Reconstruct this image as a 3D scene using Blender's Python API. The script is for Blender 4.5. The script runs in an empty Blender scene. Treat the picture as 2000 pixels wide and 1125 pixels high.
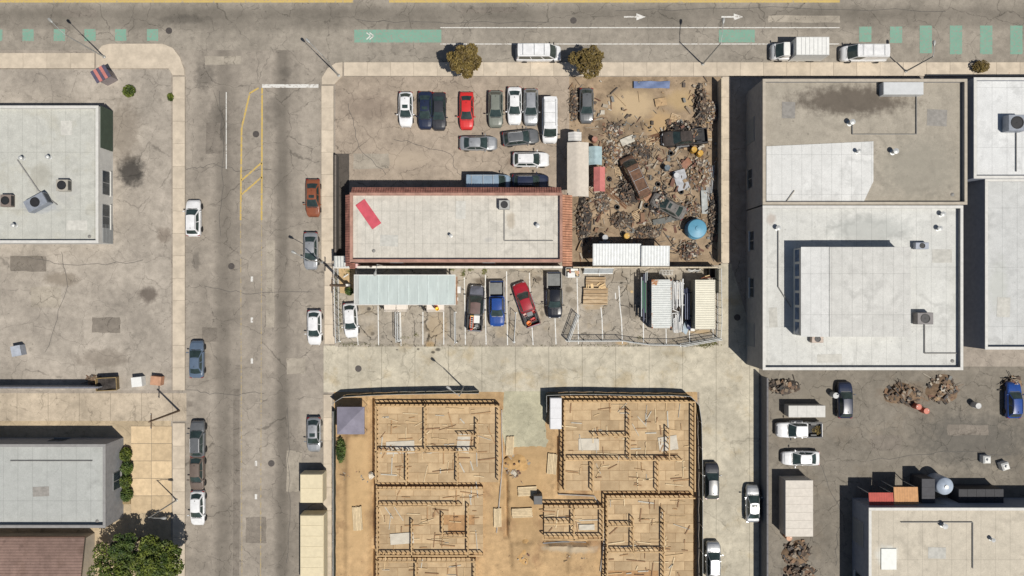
import bpy, math, random
from mathutils import Vector, Matrix
R = math.radians
SC = bpy.context.scene
COL = SC.collection
# ---------------------------------------------------------------- camera, sky, sun, exposure
H = 90.0            # drone height in metres
K = 15.2            # photo pixels (of 2000) per metre on the ground
cam_d = bpy.data.cameras.new('camera'); cam_d.sensor_width = 36; cam_d.lens = 36 * K * H / 2000
cam_d.clip_end = 3000
cam = bpy.data.objects.new('camera', cam_d); COL.objects.link(cam); cam.location = (0, 0, H)
SC.camera = cam
SUN_EL, SHX, SHY = 62.5, -0.37, 0.365      # shadow offset per metre of height
world = bpy.data.worlds.new('World'); SC.world = world; world.use_nodes = True
wn = world.node_tree; bg = wn.nodes['Background']
sky = wn.nodes.new('ShaderNodeTexSky'); sky.sky_type = 'NISHITA'; sky.sun_disc = False
sky.sun_elevation = R(SUN_EL); sky.sun_rotation = math.atan2(-SHX, -SHY)
wn.links.new(sky.outputs[0], bg.inputs[0]); bg.inputs[1].default_value = 0.05
sd = bpy.data.lights.new('sun', 'SUN'); sd.energy = 4.35; sd.angle = R(0.53); sd.color = (1.0, 0.955, 0.88)
sun = bpy.data.objects.new('sun', sd); COL.objects.link(sun)
sun.rotation_euler = Vector((SHX, SHY, -1)).to_track_quat('-Z', 'Y').to_euler()
sun.location = (30, -30, 60)
SC.view_settings.view_transform = 'Standard'; SC.view_settings.look = 'None'
SC.view_settings.gamma = 1; SC.view_settings.exposure = 0.05; SC.view_settings.use_curve_mapping = False

rnd = random.Random(7)
# ---------------------------------------------------------------- helpers
def P(px, py, z=0.0):
    s = (1 - z / H) / K
    return ((px - 1000) * s, (562.5 - py) * s)
def P3(px, py, z=0.0):
    x, y = P(px, py, z); return (x, y, z)
def lin(c): c /= 255.0; return c / 12.92 if c <= .04045 else ((c + .055) / 1.055) ** 2.4
def C(r, g, b, k=0.80): return (lin(r) * k, lin(g) * k, lin(b) * k)

class MB:
    def __init__(s): s.v = []; s.f = []
    def add(s, vs, fs):
        n = len(s.v); s.v += [tuple(v) for v in vs]; s.f += [tuple(i + n for i in f) for f in fs]; return s
    def box(s, c, d, rz=0.0, bev=0.0, tilt=None):
        hx, hy, hz = d[0] / 2, d[1] / 2, d[2] / 2
        if bev > 0:
            b = min(bev, hx * .9, hy * .9, hz * .9)
            vs = [(-hx, -hy, -hz), (hx, -hy, -hz), (hx, hy, -hz), (-hx, hy, -hz), (-hx, -hy, hz - b), (hx, -hy, hz - b), (hx, hy, hz - b), (-hx, hy, hz - b),
                  (-hx + b, -hy + b, hz), (hx - b, -hy + b, hz), (hx - b, hy - b, hz), (-hx + b, hy - b, hz)]
            fs = [(3, 2, 1, 0), (0, 1, 5, 4), (1, 2, 6, 5), (2, 3, 7, 6), (3, 0, 4, 7), (4, 5, 9, 8), (5, 6, 10, 9), (6, 7, 11, 10), (7, 4, 8, 11), (8, 9, 10, 11)]
        else:
            vs = [(-hx, -hy, -hz), (hx, -hy, -hz), (hx, hy, -hz), (-hx, hy, -hz), (-hx, -hy, hz), (hx, -hy, hz), (hx, hy, hz), (-hx, hy, hz)]
            fs = [(3, 2, 1, 0), (4, 5, 6, 7), (0, 1, 5, 4), (1, 2, 6, 5), (2, 3, 7, 6), (3, 0, 4, 7)]
        m = Matrix.Rotation(rz, 3, 'Z')
        if tilt: m = m @ Matrix.Rotation(tilt[0], 3, 'X') @ Matrix.Rotation(tilt[1], 3, 'Y')
        return s.add([m @ Vector(v) + Vector(c) for v in vs], fs)
    def tube(s, a, b, r, n=6, r1=None, cap=True):
        a = Vector(a); b = Vector(b); r1 = r if r1 is None else r1
        d = (b - a).normalized(); u = d.orthogonal().normalized(); w = d.cross(u)
        vs = []
        for p, rr in ((a, r), (b, r1)):
            for i in range(n):
                t = 2 * math.pi * i / n; vs.append(p + (u * math.cos(t) + w * math.sin(t)) * rr)
        fs = [(i, (i + 1) % n, n + (i + 1) % n, n + i) for i in range(n)]
        if cap: fs += [tuple(range(n - 1, -1, -1)), tuple(range(n, 2 * n))]
        return s.add(vs, fs)
    def path(s, pts, r, n=6):
        for a, b in zip(pts[:-1], pts[1:]): s.tube(a, b, r, n)
        return s
    def lathe(s, prof, n=16, c=(0, 0, 0), axis='Z'):
        vs = []
        for r, z in prof:
            for i in range(n):
                t = 2 * math.pi * i / n; x, y = r * math.cos(t), r * math.sin(t)
                p = (x, y, z) if axis == 'Z' else ((z, x, y) if axis == 'X' else (x, z, y))
                vs.append((p[0] + c[0], p[1] + c[1], p[2] + c[2]))
        fs = []
        for k in range(len(prof) - 1):
            for i in range(n):
                fs.append((k * n + i, k * n + (i + 1) % n, (k + 1) * n + (i + 1) % n, (k + 1) * n + i))
        if prof[0][0] > 0: fs.append(tuple(range(n - 1, -1, -1)))
        if prof[-1][0] > 0: fs.append(tuple(range((len(prof) - 1) * n, len(prof) * n)))
        return s.add(vs, fs)
    def prism(s, poly, z0, z1):
        n = len(poly); vs = [(x, y, z0) for x, y in poly] + [(x, y, z1) for x, y in poly]
        return s.add(vs, [tuple(range(n - 1, -1, -1)), tuple(range(n, 2 * n))] + [(i, (i + 1) % n, n + (i + 1) % n, n + i) for i in range(n)])
    def sheet(s, poly, z): return s.add([(x, y, z) for x, y in poly], [tuple(range(len(poly)))])
    def grid(s, fn, nu, nv):
        vs = [fn(i / nu, j / nv) for j in range(nv + 1) for i in range(nu + 1)]
        return s.add(vs, [(j * (nu + 1) + i, j * (nu + 1) + i + 1, (j + 1) * (nu + 1) + i + 1, (j + 1) * (nu + 1) + i) for j in range(nv) for i in range(nu)])
    def mesh(s, name, mat, smooth=0):
        me = bpy.data.meshes.new(name); me.from_pydata(s.v, [], s.f)
        if mat: me.materials.append(mat)
        me.update()
        if smooth:
            me.polygons.foreach_set('use_smooth', [True] * len(me.polygons)); me.set_sharp_from_angle(angle=R(smooth))
        return me
    def build(s, name, mat, parent=None, loc=(0, 0, 0), rz=0.0, smooth=0):
        return put(name, s.mesh(name, mat, smooth), parent, loc, rz)

def put(name, me, parent=None, loc=(0, 0, 0), rz=0.0):
    o = bpy.data.objects.new(name, me); COL.objects.link(o); o.parent = parent
    o.location = loc; o.rotation_euler = (0, 0, rz); return o
def tag(o, label, cat, group=None):
    o['label'] = label; o['category'] = cat
    if group: o['group'] = group
    return o
def thing(name, label, cat, loc=(0, 0, 0), rz=0.0, group=None):
    return tag(put(name, None, None, loc, rz), label, cat, group)
def struct(o): o['kind'] = 'structure'; return o
def stuff(o): o['kind'] = 'stuff'; return o
def copy_tree(o, parent=None):
    c = o.copy(); COL.objects.link(c); c.parent = parent
    for ch in list(o.children): copy_tree(ch, c)
    return c

# ---------------------------------------------------------------- materials
class NT:
    def __init__(s, name):
        s.m = bpy.data.materials.new(name); s.m.use_nodes = True; s.t = s.m.node_tree; s.b = s.t.nodes['Principled BSDF']
    def n(s, k, **kw):
        d = s.t.nodes.new(k)
        for a, v in kw.items(): setattr(d, a, v)
        return d
    def sin(s, sock, v):
        if isinstance(v, bpy.types.NodeSocket): s.t.links.new(v, sock)
        elif isinstance(v, (tuple, list)) and len(v) == 3 and sock.type == 'RGBA': sock.default_value = (*v, 1)
        else: sock.default_value = v
    def math(s, op, a, b=0.0, c=0.0, clamp=False):
        d = s.n('ShaderNodeMath', operation=op, use_clamp=clamp)
        for i, v in enumerate((a, b, c)): s.sin(d.inputs[i], v)
        return d.outputs[0]
    def vmath(s, op, a, b):
        d = s.n('ShaderNodeVectorMath', operation=op); s.sin(d.inputs[0], a); s.sin(d.inputs[1], b); return d.outputs[0]
    def noise(s, vec, scale, detail=4.0, rough=.55, out=0):
        d = s.n('ShaderNodeTexNoise'); s.sin(d.inputs['Vector'], vec); d.inputs['Scale'].default_value = scale
        d.inputs['Detail'].default_value = detail; d.inputs['Roughness'].default_value = rough; return d.outputs[out]
    def step(s, v, lo, hi):
        d = s.n('ShaderNodeMapRange', interpolation_type='SMOOTHSTEP'); s.sin(d.inputs[0], v); d.inputs[1].default_value = lo; d.inputs[2].default_value = hi
        return d.outputs[0]
    def mix(s, f, a, b, mode='MIX'):
        d = s.n('ShaderNodeMix', data_type='RGBA', blend_type=mode); s.sin(d.inputs[0], f); s.sin(d.inputs[6], a); s.sin(d.inputs[7], b); return d.outputs[2]
    def scale(s, col, f):
        d = s.n('ShaderNodeVectorMath', operation='SCALE'); s.sin(d.inputs[0], col); s.sin(d.inputs[3], f); return d.outputs[0]
    def bump(s, h, strength, dist):
        d = s.n('ShaderNodeBump'); d.inputs['Strength'].default_value = strength; d.inputs['Distance'].default_value = dist
        s.sin(d.inputs['Height'], h); s.t.links.new(d.outputs[0], s.b.inputs['Normal'])

_mc = {}
def mat(name, c, r=.65, m=0.0, var=.12, vs=2.0, bump=0.0, rand=.0, coat=0.0, c2=None, rust=0.0, stretch=None, spec=None):
    if name in _mc: return _mc[name]
    t = NT(name); tc = t.n('ShaderNodeTexCoord').outputs['Object']; oi = t.n('ShaderNodeObjectInfo').outputs['Random']
    v = t.vmath('ADD', tc, t.scale((7.3, 3.1, 5.7), t.math('MULTIPLY', oi, 40.0)))
    if stretch: v = t.vmath('MULTIPLY', v, stretch)
    nz = t.step(t.noise(v, vs, 6, .62), .30, .70)
    lo = tuple(x * (1 - var) for x in c); hi = c2 if c2 else tuple(x * (1 + var) for x in c)
    col = t.mix(nz, lo, hi)
    fine = t.noise(v, vs * 9, 3, .6)
    col = t.scale(col, t.math('MULTIPLY_ADD', fine, var * 1.2, 1 - var * .6))
    if rand: col = t.scale(col, t.math('MULTIPLY_ADD', oi, 2 * rand, 1 - rand))
    if rust:
        rm = t.step(t.noise(v, vs * 1.7, 7, .7), .72 - rust, .78 - rust)
        col = t.mix(rm, col, C(150, 90, 48))
    t.sin(t.b.inputs['Base Color'], col)
    rg = t.math('MULTIPLY_ADD', fine, .2, r - .1, clamp=True)
    t.sin(t.b.inputs['Roughness'], rg); t.b.inputs['Metallic'].default_value = m
    t.b.inputs['Coat Weight'].default_value = coat; t.b.inputs['Coat Roughness'].default_value = .06
    if spec is not None: t.b.inputs['Specular IOR Level'].default_value = spec
    if bump: t.bump(fine, bump, .03)
    _mc[name] = t.m; return t.m

def ground_mat(name, c, var=.16, patch=.16, crack=0.0, cscale=.34, joints=None, spots=(), bx=(), by=(), stain=.25, tint=None, bump=.25, cwid=.022, jstr=.38, sz=0.0, rings=0.0):
    """weathered asphalt / concrete / soil in world metres"""
    t = NT(name); pos = t.n('ShaderNodeNewGeometry').outputs['Position']
    sep = t.n('ShaderNodeSeparateXYZ'); t.sin(sep.inputs[0], pos); X, Y = sep.outputs[0], sep.outputs[1]
    n1 = t.noise(pos, .16, 6, .6); n2 = t.noise(pos, 1.1, 6, .65); n3 = t.noise(pos, 9.0, 3, .7); n4 = t.noise(pos, 45.0, 2, .6)
    v = t.math('MULTIPLY_ADD', t.step(n1, .3, .7), 2 * patch, 1 - patch)
    v = t.math('MULTIPLY', v, t.math('MULTIPLY_ADD', t.step(n2, .25, .75), 2 * var, 1 - var))
    v = t.math('MULTIPLY', v, t.math('MULTIPLY_ADD', n3, .5, .75))
    v = t.math('MULTIPLY', v, t.math('MULTIPLY_ADD', n4, .5, .75))
    col = t.scale(c, v)
    if tint:
        col = t.mix(t.math('MULTIPLY', t.step(t.noise(t.vmath('ADD', pos, (31., 17., 0.)), .28, 5, .6), .52, .68), .75), col, t.scale(tint, v))
    if stain:
        st = t.step(t.noise(t.vmath('ADD', pos, (91., 7., 0.)), .75, 4, .6), .60, .74)
        col = t.scale(col, t.math('SUBTRACT', 1.0, t.math('MULTIPLY', st, stain)))
        sp = t.step(t.noise(t.vmath('ADD', pos, (11., 57., 0.)), 2.6, 2, .5), .68, .74)
        col = t.scale(col, t.math('SUBTRACT', 1.0, t.math('MULTIPLY', sp, stain * 1.3)))
    wob = t.math('MULTIPLY_ADD', t.noise(pos, .5, 3, .6), 1.6, -.8)
    for ax, lst in ((X, bx), (Y, by)):
        for ctr, hw, s_ in lst:
            d = t.math('ABSOLUTE', t.math('SUBTRACT', t.math('ADD', ax, t.math('MULTIPLY', wob, .35)), ctr))
            b = t.math('MULTIPLY', t.math('SUBTRACT', 1.0, t.step(d, hw * .2, hw * 1.5)), t.math('MULTIPLY_ADD', n2, .6, .7))
            col = t.scale(col, t.math('SUBTRACT', 1.0, t.math('MULTIPLY', b, s_)))
    for sx, sy, rx, ry, cc, s_ in spots:
        px, py = P(sx, sy, sz)
        dx = t.math('DIVIDE', t.math('SUBTRACT', X, px), rx / K); dy = t.math('DIVIDE', t.math('SUBTRACT', Y, py), ry / K)
        d = t.math('SQRT', t.math('ADD', t.math('MULTIPLY', dx, dx), t.math('MULTIPLY', dy, dy)))
        d = t.math('ADD', d, t.math('MULTIPLY_ADD', n2, 1.1, -.55))
        f = t.math('MULTIPLY', t.math('SUBTRACT', 1.0, t.step(d, .45, 1.15)), s_)
        col = t.mix(f, col, cc)
    if rings:   # drying rings and grime left by ponding water
        rn = t.noise(t.vmath('ADD', pos, (3., 71., 0.)), .22, 4, .55)
        fr = t.math('ABSOLUTE', t.math('SUBTRACT', t.math('FRACT', t.math('MULTIPLY', rn, 5.0)), .5))
        f = t.math('MULTIPLY', t.math('SUBTRACT', 1.0, t.step(fr, .0, .34)), t.step(n1, .45, .6))
        col = t.scale(col, t.math('SUBTRACT', 1.0, t.math('MULTIPLY', f, rings)))
        gr = t.step(t.noise(t.vmath('MULTIPLY', pos, (1.0, .25, 1.)), .6, 6, .7), .55, .75)
        col = t.mix(t.math('MULTIPLY', gr, rings * 1.2), col, t.scale(col, .55))
    hgt = n3
    if crack:
        wv = t.n('ShaderNodeTexNoise'); t.sin(wv.inputs['Vector'], pos); wv.inputs['Scale'].default_value = .9; wv.inputs['Detail'].default_value = 5
        dv = t.vmath('ADD', pos, t.scale(t.vmath('SUBTRACT', wv.outputs['Color'], (.5, .5, .5)), 1.5))
        for k, (scl, w, a, lo) in enumerate(((cscale, cwid, crack, .36), (cscale * 2.6, cwid * .9, crack * .7, .48))):
            vo = t.n('ShaderNodeTexVoronoi', feature='DISTANCE_TO_EDGE'); t.sin(vo.inputs['Vector'], t.vmath('MULTIPLY', dv, (1., 1., 0.))); vo.inputs['Scale'].default_value = scl
            f = t.math('SUBTRACT', 1.0, t.step(vo.outputs[0], w * scl * .35, w * scl * 1.25 + .004))
            br = t.step(t.noise(t.vmath('ADD', pos, (5. + 60 * k, 40., 0.)), .33, 3, .6), lo, lo + .14)
            f = t.math('MULTIPLY', t.math('MULTIPLY', f, br), a)
            col = t.scale(col, t.math('SUBTRACT', 1.0, f))
    if joints:
        jx, jy = joints
        for ax, sp_, off in ((X, jx, .4), (Y, jy, .15)):
            if not sp_: continue
            fr = t.math('ABSOLUTE', t.math('SUBTRACT', t.math('FRACT', t.math('ADD', t.math('DIVIDE', ax, sp_), off)), .5))
            f = t.math('SUBTRACT', 1.0, t.step(fr, .012 / sp_, .06 / sp_))
            col = t.scale(col, t.math('SUBTRACT', 1.0, t.math('MULTIPLY', f, jstr)))
    t.sin(t.b.inputs['Base Color'], col); t.b.inputs['Roughness'].default_value = .93; t.b.inputs['Specular IOR Level'].default_value = .25
    if bump: t.bump(hgt, bump, .04)
    return t.m

def glass(name='car glass', c=(.030, .046, .043)):  # sky reflection is put into the base colour of the car glass
    if name in _mc: return _mc[name]
    m = mat(name, c, r=.14, var=.3, vs=1.5, spec=.7); return m

WHITE = lambda: mat('white painted steel', C(232, 231, 226), r=.45, var=.07, vs=1.2, rust=0.02)
GALV = lambda: mat('galvanised steel', C(205, 206, 204), r=.5, m=.25, var=.1, vs=6)
WIRE = lambda: mat('chain link wire', C(150, 152, 150), r=.5, m=.3, var=.1)
BLACK = lambda: mat('black rubber', (.018, .018, .019), r=.7, var=.3, vs=5)
TRIM = lambda: mat('black plastic trim', (.02, .02, .022), r=.5, var=.2)
CHROME = lambda: mat('bright metal', C(200, 202, 205), r=.25, m=.9, var=.05)
WOOD = lambda: mat('sawn timber', C(190, 160, 122), c2=C(208, 184, 150), r=.85, var=.18, vs=1.2, rand=.14, stretch=(.6, 1.5, 1.))
CONC = lambda: mat('cast concrete', C(196, 188, 172), r=.9, var=.14, vs=1.2, bump=.2, rand=.06)
PAINTW = lambda: mat('worn white line paint', C(238, 238, 234), r=.8, var=.10, vs=2.5, c2=C(250, 250, 248))
# ---------------------------------------------------------------- ground, roads, lots
def poly(pts, z=0.0): return [P(x, y, 0) for x, y in pts][::-1]
def rect(x0, y0, x1, y1): return poly([(x0, y0), (x1, y0), (x1, y1), (x0, y1)])
def sheet(name, pts, z, m):
    o = MB().sheet(poly(pts), z).build(name, m); return struct(o)
def R4(x0, y0, x1, y1): return [(x0, y0), (x1, y0), (x1, y1), (x0, y1)]
GREY = C(60, 57, 54)
SITE = (652, 765, 1362, 1240)
def build_ground():
    m = ground_mat('weathered pale asphalt', C(164, 154, 142), crack=.35, cscale=.22)
    x0, y1 = P(SITE[0], SITE[1]); x1, y0 = P(SITE[2], SITE[3]); B = 900
    b = MB(); xs = (-B, x0, x1, B); ys = (-B, y0, y1, B)
    b.v = [(x, y, -.006) for y in ys for x in xs]
    b.f = [(j * 4 + i, j * 4 + i + 1, j * 4 + i + 5, j * 4 + i + 4) for j in range(3) for i in range(3) if not (i == 1 and j == 1)]
    struct(b.build('ground', m))
    wx = lambda px: (px - 1000) / K
    wy = lambda py: (562.5 - py) / K
    st = ground_mat('side street asphalt', C(161, 152, 140), crack=.4, cscale=.2, bx=[(wx(395), 1.0, .12), (wx(437), 1.2, .36), (wx(552), 1.0, .42), (wx(462), .6, .14), (wx(577), .7, .14)],
                    spots=[(400, 150, 24, 30, GREY, .45), (425, 240, 22, 45, GREY, .35), (530, 220, 18, 40, GREY, .3), (383, 510, 9, 22, GREY, .4), (370, 790, 8, 9, C(70, 60, 54), .4), (560, 140, 14, 14, GREY, .3)])
    sheet('side_street', R4(350, 96, 640, 2600), 0.0, st)
    bl = ground_mat('boulevard asphalt', C(156, 148, 136), crack=.4, cscale=.2, by=[(wy(28), 1.1, .32), (wy(50), .6, .18), (wy(-60), 1.0, .2), (wy(-100), 1., .2)],
                    spots=[(360, 38, 60, 10, GREY, .35)])
    sheet('boulevard', R4(-3000, -210, 5000, 98), 0.004, bl)
    sheet('parking_lane', R4(640, 98, 5000, 124), 0.001, bl)
    wl = ground_mat('west lot asphalt', C(172, 163, 151), patch=.2, crack=.3, cscale=.25, spots=[(256, 335, 30, 34, C(48, 46, 45), .85), (290, 575, 22, 18, C(78, 68, 62), .7), (120, 545, 40, 16, C(120, 108, 92), .5),
                    (320, 460, 16, 20, C(110, 96, 84), .5), (240, 255, 40, 70, C(118, 106, 92), .4), (200, 700, 60, 22, C(120, 110, 98), .5)])
    sheet('west_lot', R4(-900, 135, 334, 762), 0.0, wl)
    sheet('west_driveway', R4(-900, 768, 364, 822), .004, ground_mat('driveway concrete', C(190, 176, 156), joints=(4., 0), crack=.3))
    sheet('forecourt', R4(-900, 822, 334, 1500), 0.0, ground_mat('west forecourt', C(186, 168, 140), crack=.3))
    ay = ground_mat('auto yard asphalt', C(170, 156, 140), crack=.45, cscale=.28, spots=[(720, 210, 60, 30, C(130, 116, 104), .5), (1010, 315, 20, 14, C(116, 98, 84), .6), (790, 310, 60, 20, C(196, 180, 160), .5)])
    sheet('auto_yard', R4(655, 150, 1112, 518), .002, ay)
    sheet('side_yard', [(646, 300), (682, 300), (682, 512), (646, 512)], .006, ground_mat('dark cracked ground', C(92, 86, 80), crack=.5))  # narrow strip drawn darker than the yard beside it
    jy = ground_mat('junk yard dirt', C(158, 138, 114), patch=.25, var=.25, tint=C(112, 97, 82), spots=[(1235, 205, 55, 34, C(206, 182, 146), .8), (1290, 245, 34, 34, C(196, 166, 124), .8), (1330, 195, 36, 24, C(190, 164, 122), .7)], stain=.4, bump=.5)
    sheet('junk_yard', R4(1112, 150, 1408, 518), .002, jy)
    al = ground_mat('alley concrete', C(196, 188, 169), joints=(4.3, 0), crack=.25, cscale=.25, stain=.16, tint=C(184, 170, 142), spots=[(855, 683, 6, 4, C(60, 56, 50), .8), (846, 688, 5, 3, C(60, 56, 50), .8), (817, 682, 3, 3, C(60, 56, 50), .7), (775, 683, 3, 2, C(60, 56, 50), .7), (640, 642, 5, 5, C(150, 138, 120), .6)], bump=.15)
    sheet('alley', [(632, 675), (1404, 675), (1404, 515), (1428, 515), (1482, 700), (1482, 2000), (1366, 2000), (1366, 766), (632, 766)], .002, al)
    sheet('site_driveway', [(985, 764), (1068, 764), (1075, 850), (1060, 892), (990, 888), (978, 830)], .012, ground_mat('green grey concrete', C(186, 181, 156), crack=.2))
    lt = ground_mat('cracked parking lot asphalt', C(170, 161, 147), patch=.15, var=.2, crack=.85, cscale=.32, stain=.48, tint=C(174, 160, 138),
                    spots=[(852, 640, 26, 34, C(190, 166, 130), .45), (840, 673, 12, 8, C(176, 148, 108), .8), (757, 602, 9, 6, C(84, 78, 70), .7), (721, 603, 5, 4, C(66, 62, 58), .8), (728, 652, 5, 5, C(110, 102, 90), .8),
                           (780, 667, 5, 4, C(60, 54, 50), .85), (893, 667, 3, 3, C(60, 54, 50), .8), (940, 550, 16, 10, C(104, 92, 78), .75), (1051, 545, 9, 6, C(106, 96, 84), .8), (1000, 528, 9, 4, C(120, 114, 104), .7),
                           (1112, 565, 10, 8, C(112, 102, 88), .7), (1058, 612, 5, 7, C(112, 104, 92), .7), (1160, 600, 24, 6, C(184, 160, 124), .5), (1120, 590, 12, 10, C(130, 120, 104), .5), (1234, 570, 3, 3, C(214, 186, 140), .9),
                           (1236, 605, 24, 20, C(122, 114, 104), .6), (1370, 648, 30, 5, C(188, 162, 122), .7), (1215, 670, 14, 5, C(186, 158, 116), .7), (1200, 540, 30, 12, C(140, 128, 112), .5), (690, 670, 30, 4, C(112, 106, 92), .6), (1330, 545, 14, 14, C(128, 120, 108), .6)])
    sheet('parking_lot', [(655, 518), (1404, 518), (1404, 655), (1395, 672), (1380, 677), (655, 677)], .006, lt)
    sheet('dirt_verge', [(662, 524), (694, 524), (694, 560), (686, 575), (664, 572)], .010, ground_mat('sandy dirt', C(202, 174, 132), patch=.14, stain=.3, bump=.4))
    el = ground_mat('south east yard asphalt', C(134, 127, 116), patch=.14, crack=.4, spots=[(1900, 860, 120, 60, C(92, 90, 86), .55), (1770, 770, 60, 24, C(130, 108, 86), .5), (1600, 800, 50, 60, C(150, 142, 128), .5)], tint=C(136, 127, 114))
    sheet('south_east_yard', R4(1482, 716, 3200, 2000), .001, el)
    # kerbed sidewalks made of slabs
    cm = mat('sidewalk concrete', C(206, 192, 172), r=.9, var=.13, vs=.8, bump=.15, rand=.07, rust=.02)
    jm = mat('sidewalk joint', C(140, 130, 116), r=.95)
    cache = {}
    def walk(name, x0, y0, x1, y1, n, vert):
        base = struct(MB().prism(rect(x0, y0, x1, y1), 0.0, .105).build(name, jm))
        for i in range(n):
            if vert: a = (x0, y0 + (y1 - y0) * i / n, x1, y0 + (y1 - y0) * (i + 1) / n)
            else: a = (x0 + (x1 - x0) * i / n, y0, x0 + (x1 - x0) * (i + 1) / n, y1)
            w, d = (a[2] - a[0]) / K - .025, (a[3] - a[1]) / K - .025
            key = (round(w, 2), round(d, 2))
            if key not in cache: cache[key] = MB().box((0, 0, 0), (w, d, .03), bev=.008).mesh('slab', cm)
            cx, cy = P((a[0] + a[2]) / 2, (a[1] + a[3]) / 2)
            put('slab', cache[key], base, (cx, cy, .118 + rnd.uniform(-.003, .003)))
        return base
    walk('boulevard_sidewalk', 672, 122, 2400, 149, 38, False)
    walk('boulevard_sidewalk', -420, -242, 2400, -212, 62, False)
    walk('street_sidewalk', 628, 168, 652, 514, 8, True)
    walk('street_sidewalk', 634, 520, 654, 672, 4, True)
    walk('street_sidewalk', 632, 770, 650, 1540, 17, True)
    walk('boulevard_sidewalk', -420, 104, 186, 134, 13, False)
    walk('street_sidewalk', 338, 150, 362, 762, 14, True)
    walk('street_sidewalk', 338, 826, 362, 1540, 16, True)
    walk('building_path', 1410, 150, 1426, 514, 9, True)
    def corner(name, pts): struct(MB().prism(poly(pts), 0, .125).build(name, cm))
    corner('corner_pavement', [(189, 104), (200, 90), (215, 86), (318, 86), (338, 94), (352, 112), (361, 138), (361, 147), (338, 147), (330, 134), (189, 134)])
    corner('corner_pavement', [(669, 122), (669, 149), (653, 165), (629, 165), (629, 152), (640, 134), (655, 124)])
    # forecourt paving slabs
    pm = mat('sandstone paving', C(212, 188, 152), r=.9, var=.12, vs=1.5, rand=.12, bump=.2)
    base = struct(MB().prism(rect(256, 832, 336, 1002), 0, .03).build('paved_forecourt', jm))
    me = MB().box((0, 0, 0), (40 / K - .05, 34 / K - .05, .03), bev=.01).mesh('paving_slab', pm)
    for i in range(2):
        for j in range(5): put('paving_slab', me, base, (*P(276 + 40 * i, 849 + 34 * j), .045))
build_ground()

# painted markings -------------------------------------------------
def line(name, pts, w, m, label=None, z=.012):
    b = MB()
    for (x0, y0), (x1, y1) in zip(pts[:-1], pts[1:]):
        a, c = Vector(P(x0, y0)), Vector(P(x1, y1)); d = (c - a).normalized(); nn = Vector((-d.y, d.x)) * w / 2
        b.add([(*(a - nn), z), (*(c - nn), z), (*(c + nn), z), (*(a + nn), z)], [(0, 1, 2, 3)])
    return struct(b.build(name, m))
STALLS = [[(697, 645), (699.5, 674)], [(738.5, 597), (739.5, 674)], [(782, 610), (783.5, 675)], [(826, 609), (826, 673)], [(866.5, 597), (866.8, 673)],
          [(906.8, 540), (908, 600), (909, 673)], [(948.3, 537), (947.5, 590), (949.5, 673)], [(989.5, 530), (990, 600), (991.4, 674)], [(1034, 533), (1036, 590), (1041.3, 674)],
          [(1084, 620), (1086, 673)], [(1127, 543), (1128.4, 600), (1130, 672)], [(1173.7, 600), (1176, 625), (1177, 662)], [(1170.5, 534), (1171.4, 541)],
          [(1208.7, 558), (1211, 600), (1214, 625), (1215.8, 672)], [(1256.5, 631), (1257, 669)], [(1300.8, 642), (1301.5, 673)], [(1346.5, 646), (1347, 672)], [(1392.4, 643), (1393, 659)], [(1201.8, 572), (1202.5, 584)]]
lm = PAINTW()
def worn_paint(name, c, under, lo=.40):
    t = NT(name); pos = t.n('ShaderNodeNewGeometry').outputs['Position']
    n = t.noise(pos, 3.2, 6, .7); f = t.step(n, lo - .10, lo + .04)
    n2 = t.noise(pos, .7, 4, .6)
    col = t.mix(f, under, t.scale(c, t.math('MULTIPLY_ADD', n2, .3, .85)))
    t.sin(t.b.inputs['Base Color'], col); t.b.inputs['Roughness'].default_value = .85
    return t.m
wp = worn_paint('worn white stall paint', C(236, 236, 232), C(172, 163, 147), .43)
for s in STALLS: line('stall_line', s, .115, wp)
ry = worn_paint('faded yellow road paint', C(206, 176, 96), C(170, 158, 142), .46)
ry2 = worn_paint('median yellow paint', C(206, 180, 108), C(174, 160, 136), .44); ry3 = worn_paint('nearly gone yellow paint', C(186, 164, 112), C(160, 150, 136), .55)
rw = worn_paint('faded white road paint', C(226, 224, 218), C(165, 156, 145), .46)
gp = worn_paint('green bike lane paint', C(128, 170, 150), C(154, 154, 142), .47)
line('centre_line', [(505, 172), (488, 182), (472, 250), (470, 430)], .22, ry)
line('centre_line', [(512, 172), (511, 430)], .22, ry)
line('centre_line', [(472, 352), (511, 318)], .22, ry); line('centre_line', [(472, 380), (511, 346)], .22, ry)
line('centre_line', [(470, 430), (474, 1500)], .10, ry3); line('centre_line', [(511, 430), (508, 1500)], .10, ry3)
line('stop_line', [(512, 168), (622, 168)], .45, rw)
line('lane_line', [(442, 180), (442, 330)], .12, rw)
for y in (540, 620, 700, 900, 965): line('lane_dash', [(500 if y > 800 else 492, y), (500 if y > 800 else 492, y + 10)], .3, rw)
for x0, x1 in ((-600, 690), (760, 1640)): line('median_line', [(x0, 2.5), (x1, 2.5)], .34, ry2, z=.016)
line('median_line', [(-600, -8), (1640, -8)], .3, ry2, z=.016)
line('bike_lane_line', [(860, 54), (1640, 54)], .12, rw, z=.016)
line('bike_lane_line', [(860, 86), (1640, 86)], .12, rw, z=.016)
def patch(name, x0, y0, x1, y1, m, z=.016): return struct(MB().sheet(rect(x0, y0, x1, y1), z).build(name, m))
patch('bike_lane_panel', 692, 58, 862, 83, gp); patch('bike_lane_panel', 1404, 58, 1474, 83, gp)
for x in (-6, 55, 116, 176, 236, 298): patch('bike_lane_dash', x - 11, 57, x + 11, 80, gp)
for x, y0, y1 in ((1690, 52, 82), (1750, 52, 84), (1808, 50, 104), (1867, 50, 106), (1926, 50, 106), (1985, 50, 106), (2045, 50, 106)): patch('bike_lane_dash', x - 12, y0, x + 12, y1, gp)
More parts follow.
